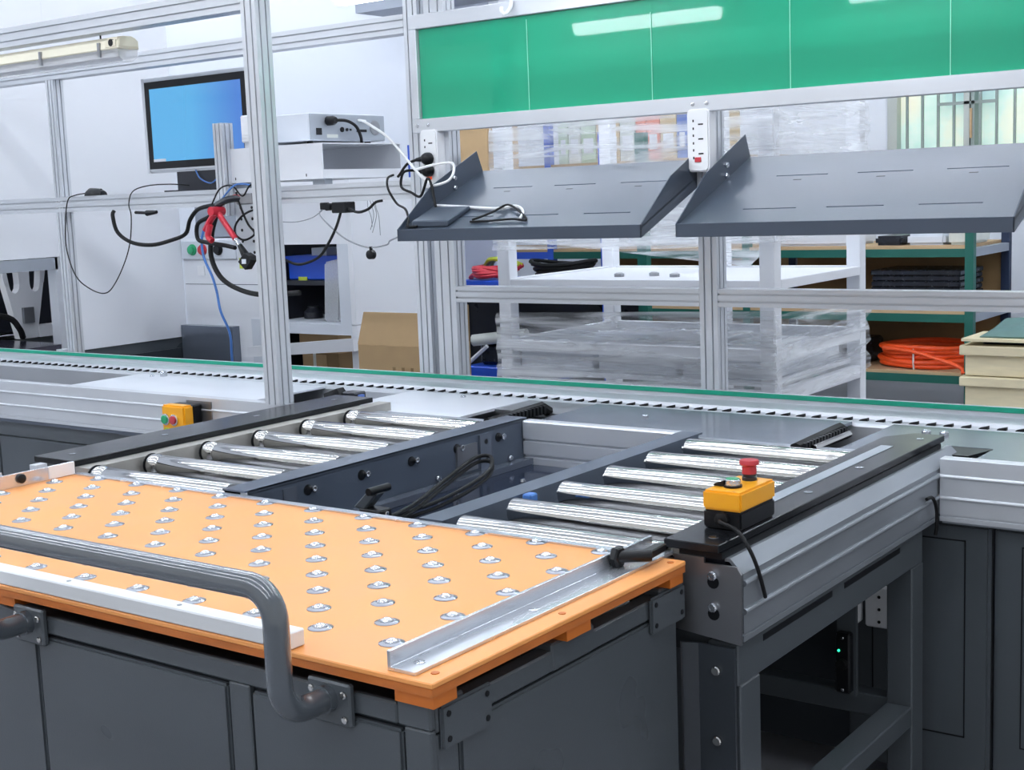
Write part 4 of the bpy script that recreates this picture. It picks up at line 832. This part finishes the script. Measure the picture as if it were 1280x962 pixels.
# ================================================================== BACKGROUND RIGHT
def wrapped_rack():
    t = thing('white_frame_rack', (-2.7, 4.8, 0), 'white tubular frame rack wrapped in clear stretch film behind the conveyor', 'rack')
    x0, x1, y0, y1 = -3.285, -2.08, 4.40, 5.24; w = .058; H = 2.05
    for x, y in ((x0+w/2, y0+w/2), (x1-w/2, y0+w/2), (x0+w/2, y1-w/2), (x1-w/2, y1-w/2), (-2.70, y1-w/2)):
        B('post', 'white_paint', t, x-w/2, x+w/2, y-w/2, y+w/2, 0, H, bevel=.003)
    for z, h in ((1.105, .035), (.86, .045), (.71, .05), (1.95, .05)):
        for y in (y0, y1-.04): B('beam', 'white_paint', t, x0+w, x1-w, y+.005, y+.04, z-h, z, bevel=.002)
        for x in (x0, x1-.04): B('beam', 'white_paint', t, x+.005, x+.04, y0+w, y1-w, z-h, z, bevel=.002)
    B('shelf_board', 'white_paint', t, x0+.042, x1-.042, y0+.042, y1-.042, 1.083, 1.10); B('shelf_board', 'white_paint', t, x0+.042, x1-.042, y0+.042, y1-.042, .72, .74)
    for i in range(3):
        x = -3.22+.37*i; tag(MB().box(x, x+.345, 4.45, 5.1, .7405, .83+.015*(i % 2)).build('packed_panel', 'plate_white', None, bevel=.004), ('left', 'middle', 'right')[i]+'most white packed panel on the lower shelf of the wrapped rack', 'panel', 'packed panels')
    for i, x in enumerate((-2.85, -2.72, -2.6)): tag(MB().lathe([(.02, 0), (.02, .012), (.012, .016)], (x, 4.62+.05*(i % 2), 1.1002), 'z', 10).build('fitting', 'steel_plate', None), ('left', 'middle', 'right')[i]+' one of three metal fittings on the upper shelf of the wrapped rack', 'fitting', 'fittings on the rack shelf')
    # stretch film: wavy sheets around the rack
    def sheet(p00, p10, p01, p11, nrm, nu=40, nv=14, amp=.006, seed=0):
        rnd = random.Random(seed); ph = [rnd.uniform(0, 6.28) for _ in range(8)]
        P = [Vector(p) for p in (p00, p10, p01, p11)]; n = Vector(nrm); m = MB(); v = []; f = []
        for s_ in (0, 1):
            for j in range(nv+1):
                for i in range(nu+1):
                    u, q = i/nu, j/nv; b = (P[0]*(1-u)+P[1]*u)*(1-q)+(P[2]*(1-u)+P[3]*u)*q
                    d = amp*(math.sin(17*q+ph[0]+2*math.sin(3*u+ph[1]))+.7*math.sin(31*q+ph[2]+3*u)+.5*math.sin(9*u+ph[3]+4*q))
                    v.append(b+n*(d-.0006*s_))
        N = (nu+1)*(nv+1)
        for s_ in (0, 1):
            for j in range(nv):
                for i in range(nu): a = s_*N+j*(nu+1)+i; f.append((a, a+1, a+nu+2, a+nu+1))
        m.add(v, f); return m.build('film_sheet', 'film', fl, smooth=True)
    fl = thing('stretch_film', (-2.7, 4.39, .70), 'crinkled clear stretch film wound around the white rack', 'plastic film')
    e = .012
    sheet((x0-.01, y0-e, .68), (x1+.01, y0-e, .72), (x0-.01, y0-e, .97), (x1+.01, y0-e, 1.0), (0, -1, 0), seed=1, amp=.004)
    sheet((x1+e, y0-.01, .66), (x1+e, y1+.01, .70), (x1+e, y0-.01, .98), (x1+e, y1+.01, 1.0), (1, 0, 0), seed=2, amp=.01)
    sheet((x0-.01, y0-e, 1.22), (x1+.01, y0-e, 1.24), (x0-.01, y0-e, 1.80), (x1+.01, y0-e, 1.75), (0, -1, 0), seed=4)
    sheet((x1+e, y0-.01, 1.24), (x1+e, y1+.01, 1.26), (x1+e, y0-.01, 1.75), (x1+e, y1+.01, 1.74), (1, 0, 0), seed=5)
    sheet((x0+.04, y0-e+.02, 1.26), (x0+.7, y1, 1.10), (x0+.04, y0-e+.02, 1.42), (x0+.9, y1, 1.32), (0, -1, 0), seed=6)
    lb = MB().box(-3.49, -3.31, 4.6, 4.9, .0, .76).build('film_bundle', 'film', None, bevel=.04, seg=3); tag(lb, 'puffy bundle of clear wrap on the floor left of the white rack', 'plastic bundle')
wrapped_rack()
def metal_shelving():
    t = thing('shelving_unit', (-4.2, 8.3, 0), 'long green and blue steel shelving unit with wooden shelves by the back wall', 'shelving')
    y0, y1 = 8.0, 8.75
    posts = [(-2.55, 'rack_green'), (-3.98, 'rack_green'), (-5.5, 'rack_blue'), (-6.9, 'rack_blue')]
    for x, m in posts:
        h = 1.45 if x > -3 else 1.62 if x > -4 else 2.05; B('post', m, t, x-.025, x+.025, y0, y0+.05, 0, h); B('post', 'rack_navy', t, x-.025, x+.025, y1-.05, y1, 0, h)
    for z in (.28, .645, 1.03, 1.62):
        for i in range(3):
            xa, xb = posts[i+1][0]+.026, posts[i][0]-.026; m = 'rack_green' if i < 2 else 'rack_blue'
            if z > 1.5 and i == 0: continue
            B('beam', m, t, xa, xb, y0+.002, y0+.03, z-.055, z-.006); B('beam', m, t, xa, xb, y1-.03, y1-.002, z-.055, z-.006)
            B('shelf_board', 'board_wood', t, xa, xb, y0+.004, y1-.004, z-.006, z+.012)
        B('beam', 'duct', t, -2.574, -2.526, y0+.052, y1-.052, z-.055, z-.006)
    for i in range(2): B('back_board', 'cardboard_dark', t, posts[i+1][0]+.03, posts[i][0]-.03, y1-.028, y1-.02, .30, 1.0)
    # orange cable coil
    c = thing('cable_coil', (-2.90, 8.2, .293), 'coil of orange cable on the bottom shelf', 'cable coil')
    for k in range(5):
        R_, zz = .265+.014*math.sin(k*2.1), .312+.027*k; ph = k*1.3
        MB().tube([(-2.90+R_*math.cos(a)+.01*math.sin(3*a+ph), 8.29+R_*.8*math.sin(a), zz+.006*math.sin(2*a+ph)) for a in [2*math.pi*i/36 for i in range(37)]], .0165, 8, caps=False).build('turn', 'orange_cable', c, smooth=True)
    cable('tail', c, [(-3.1, 8.08, .42), (-2.9, 8.04, .405), (-2.72, 8.03, .36), (-2.60, 8.02, .32), (-2.58, 8.0, .29)], .0125, 'orange_cable', 6, 8)
    MB().tube([(-2.9, 8.065, .293), (-2.9, 8.055, .34), (-2.9, 8.06, .43)], .006, 6).build('tie', 'white_cable', c)
    # stack of wrapped black trays
    for i in range(7):
        z = .658+.034*i; o = B('wrapped_tray', 'black_bag', None, -3.17+.004*(i % 3), -2.62-.006*(i % 2), 8.06+.005*(i % 2), 8.5, z, z+.0325, bevel=.006)
        tag(o, ('lowest', 'second lowest', 'third from the bottom', 'middle', 'third from the top', 'second highest', 'topmost')[i]+' black film-wrapped tray in the stack on the shelf', 'tray', 'stack of wrapped black trays')
    tag(MB().hexa([(-3.6, 8.1, .658), (-3.25, 8.1, .658), (-3.25, 8.4, .658), (-3.6, 8.4, .658), (-3.58, 8.12, .72), (-3.3, 8.12, .75), (-3.3, 8.38, .75), (-3.58, 8.38, .72)]).build('wrapped_part', 'film', None, bevel=.02), 'loose part in clear wrap left of the black tray stack', 'part')
    for i, (x0, x1, z1, m, lab) in enumerate(((-3.15, -2.98, 1.10, 'black_bag', 'crumpled black bag on the top right shelf'), (-2.95, -2.72, 1.11, 'offwhite_grey', 'pale grey flat box on the top right shelf'), (-2.70, -2.58, 1.13, 'paper', 'small white box at the right end of the top shelf'), (-3.8, -3.3, 1.14, 'plate_white', 'long white packed unit on the top shelf behind the wrapped rack'))):
        tag(B('shelf_box' if i else 'black_bag', m, None, x0, x1, 8.08, 8.5, 1.043, z1, bevel=.015, seg=2), lab, 'box' if i else 'bag')
    # things to the left part of the shelving
    tag(MB().box(-4.6, -4.08, 8.1, 8.6, .658, .86).build('dark_crate', 'dark_machine', None, bevel=.01), 'dark crate on the middle shelf behind the wrapped rack', 'crate')
    tag(MB().box(-3.55, -3.25, 8.05, 8.5, .293, .45).build('dark_crate', 'black_bag', None, bevel=.02), 'dark bag left of the orange coil', 'bag')
    cols = ['paper_green', 'paper', 'paper_green', 'paper_tan', 'paper_tan', 'paper', 'paper_pink', 'paper_pink', 'paper_tan', 'paper_blue', 'paper', 'paper_tan']
    words = {'paper_green': 'pale green', 'paper': 'off-white', 'paper_tan': 'tan', 'paper_pink': 'salmon pink', 'paper_blue': 'blue'}
    x = -5.44
    for i, m in enumerate(cols):
        w = .085+.02*(i % 3); o = thing('ring_binder', (x+w/2, 8.2, 1.633), words[m]+' upright folder, '+('first second third fourth fifth sixth seventh eighth ninth tenth eleventh twelfth'.split()[i])+' from the left on the upper shelf', 'folder', 'folders on the upper shelf')
        B('cover', m, o, x, x+w-.006, 8.06, 8.36, 1.633, 1.93+.02*math.sin(i*2)); B('spine_label', 'white_plastic', o, x+.02, x+w-.026, 8.057, 8.06, 1.70, 1.80); x += w
    # crates of pale board at the right end
    for i, (z0, z1, lab) in enumerate(((.10, .335, 'lower pale wooden box of the pair beside the orange coil'), (.34, .51, 'upper pale wooden box of the pair beside the orange coil'))):
        k = thing('wooden_box', (-2.28, 7.75, z0), lab, 'wooden box', 'pale wooden boxes')
        B('body', 'cream_wood', k, -2.44, -2.02, 7.60, 7.95, z0, z1-.055, bevel=.003); B('lid', 'cream_wood', k, -2.465, -1.99, 7.57, 7.98, z1-.054, z1, bevel=.005)
        if i == 0: B('handle_gap', 'black_plastic', k, -2.38, -2.2, 7.598, 7.6, z0+.045, z0+.068)
    B('block', 'cream_wood', k, -2.42, -2.04, 7.62, 7.93, 0, .0999)
    tag(MB().box(-2.45, -1.95, 7.56, 7.96, .535, .55).build('loose_board', 'cream_wood', None), 'loose pale board on top of the wooden boxes', 'board')
    tag(MB().box(-2.36, -2.0, 7.66, 7.9, .5102, .5348).build('dark_tray', 'black_plastic', None), 'thin dark tray between the loose board and the upper wooden box', 'tray')
    m = MB(); m.hexa([(-2.38, 7.62, .551), (-1.98, 7.62, .551), (-1.98, 7.92, .551), (-2.38, 7.92, .551), (-2.30, 7.66, .60), (-2.08, 7.66, .625), (-2.08, 7.88, .65), (-2.30, 7.88, .64)])
    tag(m.build('folded_cloth', 'teal_cloth', None, bevel=.01), 'folded grey-green cloth lying on the pale boxes', 'cloth')
    # pale panel right of the shelving
    struct(B('wall_right_pillar', 'curtain_wall', None, -2.35, -.6, 8.9, 9.3, 0, 1.66))
metal_shelving()
def left_shelving():
    t = thing('parts_rack', (-5.0, 6.3, 0), 'parts rack with blue bins and cables seen between the posts', 'shelving')
    y0, y1 = 6.25, 6.7
    xa, xb = -5.28, -3.95
    for x in (xa, xb): B('post', 'rack_blue', t, x-.03, x+.03, y0+.02, y0+.07, 0, 1.75); B('post', 'rack_green' if x == xb else 'rack_blue', t, x-.03, x+.03, y1-.05, y1, 0, 1.75)
    for z in (.36, .87, 1.51): B('shelf', 'rack_blue' if z > 1 else 'dark_machine', t, xa+.03, xb-.03, y0+.01, y1, z-.04, z)
    B('back_board', 'dark_machine', t, xa+.03, xb-.03, y1-.012, y1-.002, .37, .82)
    b = thing('blue_tray', (-4.75, 6.4, .871), 'blue tray heaped with red and lime cables between post and wrapped rack', 'tray')
    B('tub', 'blue_bin', b, -4.96, -4.62, 6.27, 6.6, .871, .955, bevel=.005)
    for i in range(9):
        a = i*.7; cable('cable', b, [(-4.93, 6.34+.02*i, .965+.008*i), (-4.86, 6.30+.02*math.sin(a), .985+.012*(i % 4)), (-4.76, 6.30+.03*math.cos(a), .98+.014*(i % 4)), (-4.66, 6.33+.02*i, .965+.008*i)], .015, 'red_cable', 4, 6)
    for i in range(3): cable('lime_cable', b, [(-4.88, 6.42+.03*i, 1.03), (-4.80, 6.36+.03*i, 1.07), (-4.72, 6.36+.03*i, 1.065), (-4.66, 6.42+.03*i, 1.03)], .013, 'lime', 4, 6)
    k = thing('black_cables', (-4.4, 6.45, .871), 'tangled heap of black cables on the parts rack', 'cables')
    for i in range(9):
        r = .10+.012*i; MB().tube([(-4.35+r*math.cos(a)*1.1, 6.45+r*.5*math.sin(a), .886+.02*i+.012*math.sin(a*2+i)) for a in [2*math.pi*q/16 for q in range(17)]], .012, 6).build('cable', 'black_rubber', k, smooth=True)
    g = thing('blue_bin', (-4.75, 6.4, .361), 'blue bin with dark tools on the lower shelf of the parts rack', 'bin'); B('tub', 'blue_bin', g, -4.96, -4.40, 6.27, 6.62, .361, .45, bevel=.006)
    MB().tube([(-4.9, 6.3, .60), (-4.55, 6.35, .64)], .035, 10).build('roll', 'paper', g, smooth=True); B('tools', 'black_bag', g, -4.9, -4.45, 6.35, 6.6, .45, .58, bevel=.02); MB().tube([(-4.95, 6.3, .46), (-4.80, 6.3, .57)], .012, 6).build('rod', 'white_plastic', g)
    tag(B('cardboard_box', 'cardboard', None, -4.96, -4.74, 6.3, 6.6, 1.511, 1.85), 'brown carton on the blue top shelf beside the double post', 'carton')
    tag(B('black_case', 'black_plastic', None, -5.14, -4.965, 6.33, 6.6, 1.511, 1.85, bevel=.006), 'black case on the blue top shelf left of the brown carton', 'case')
left_shelving()
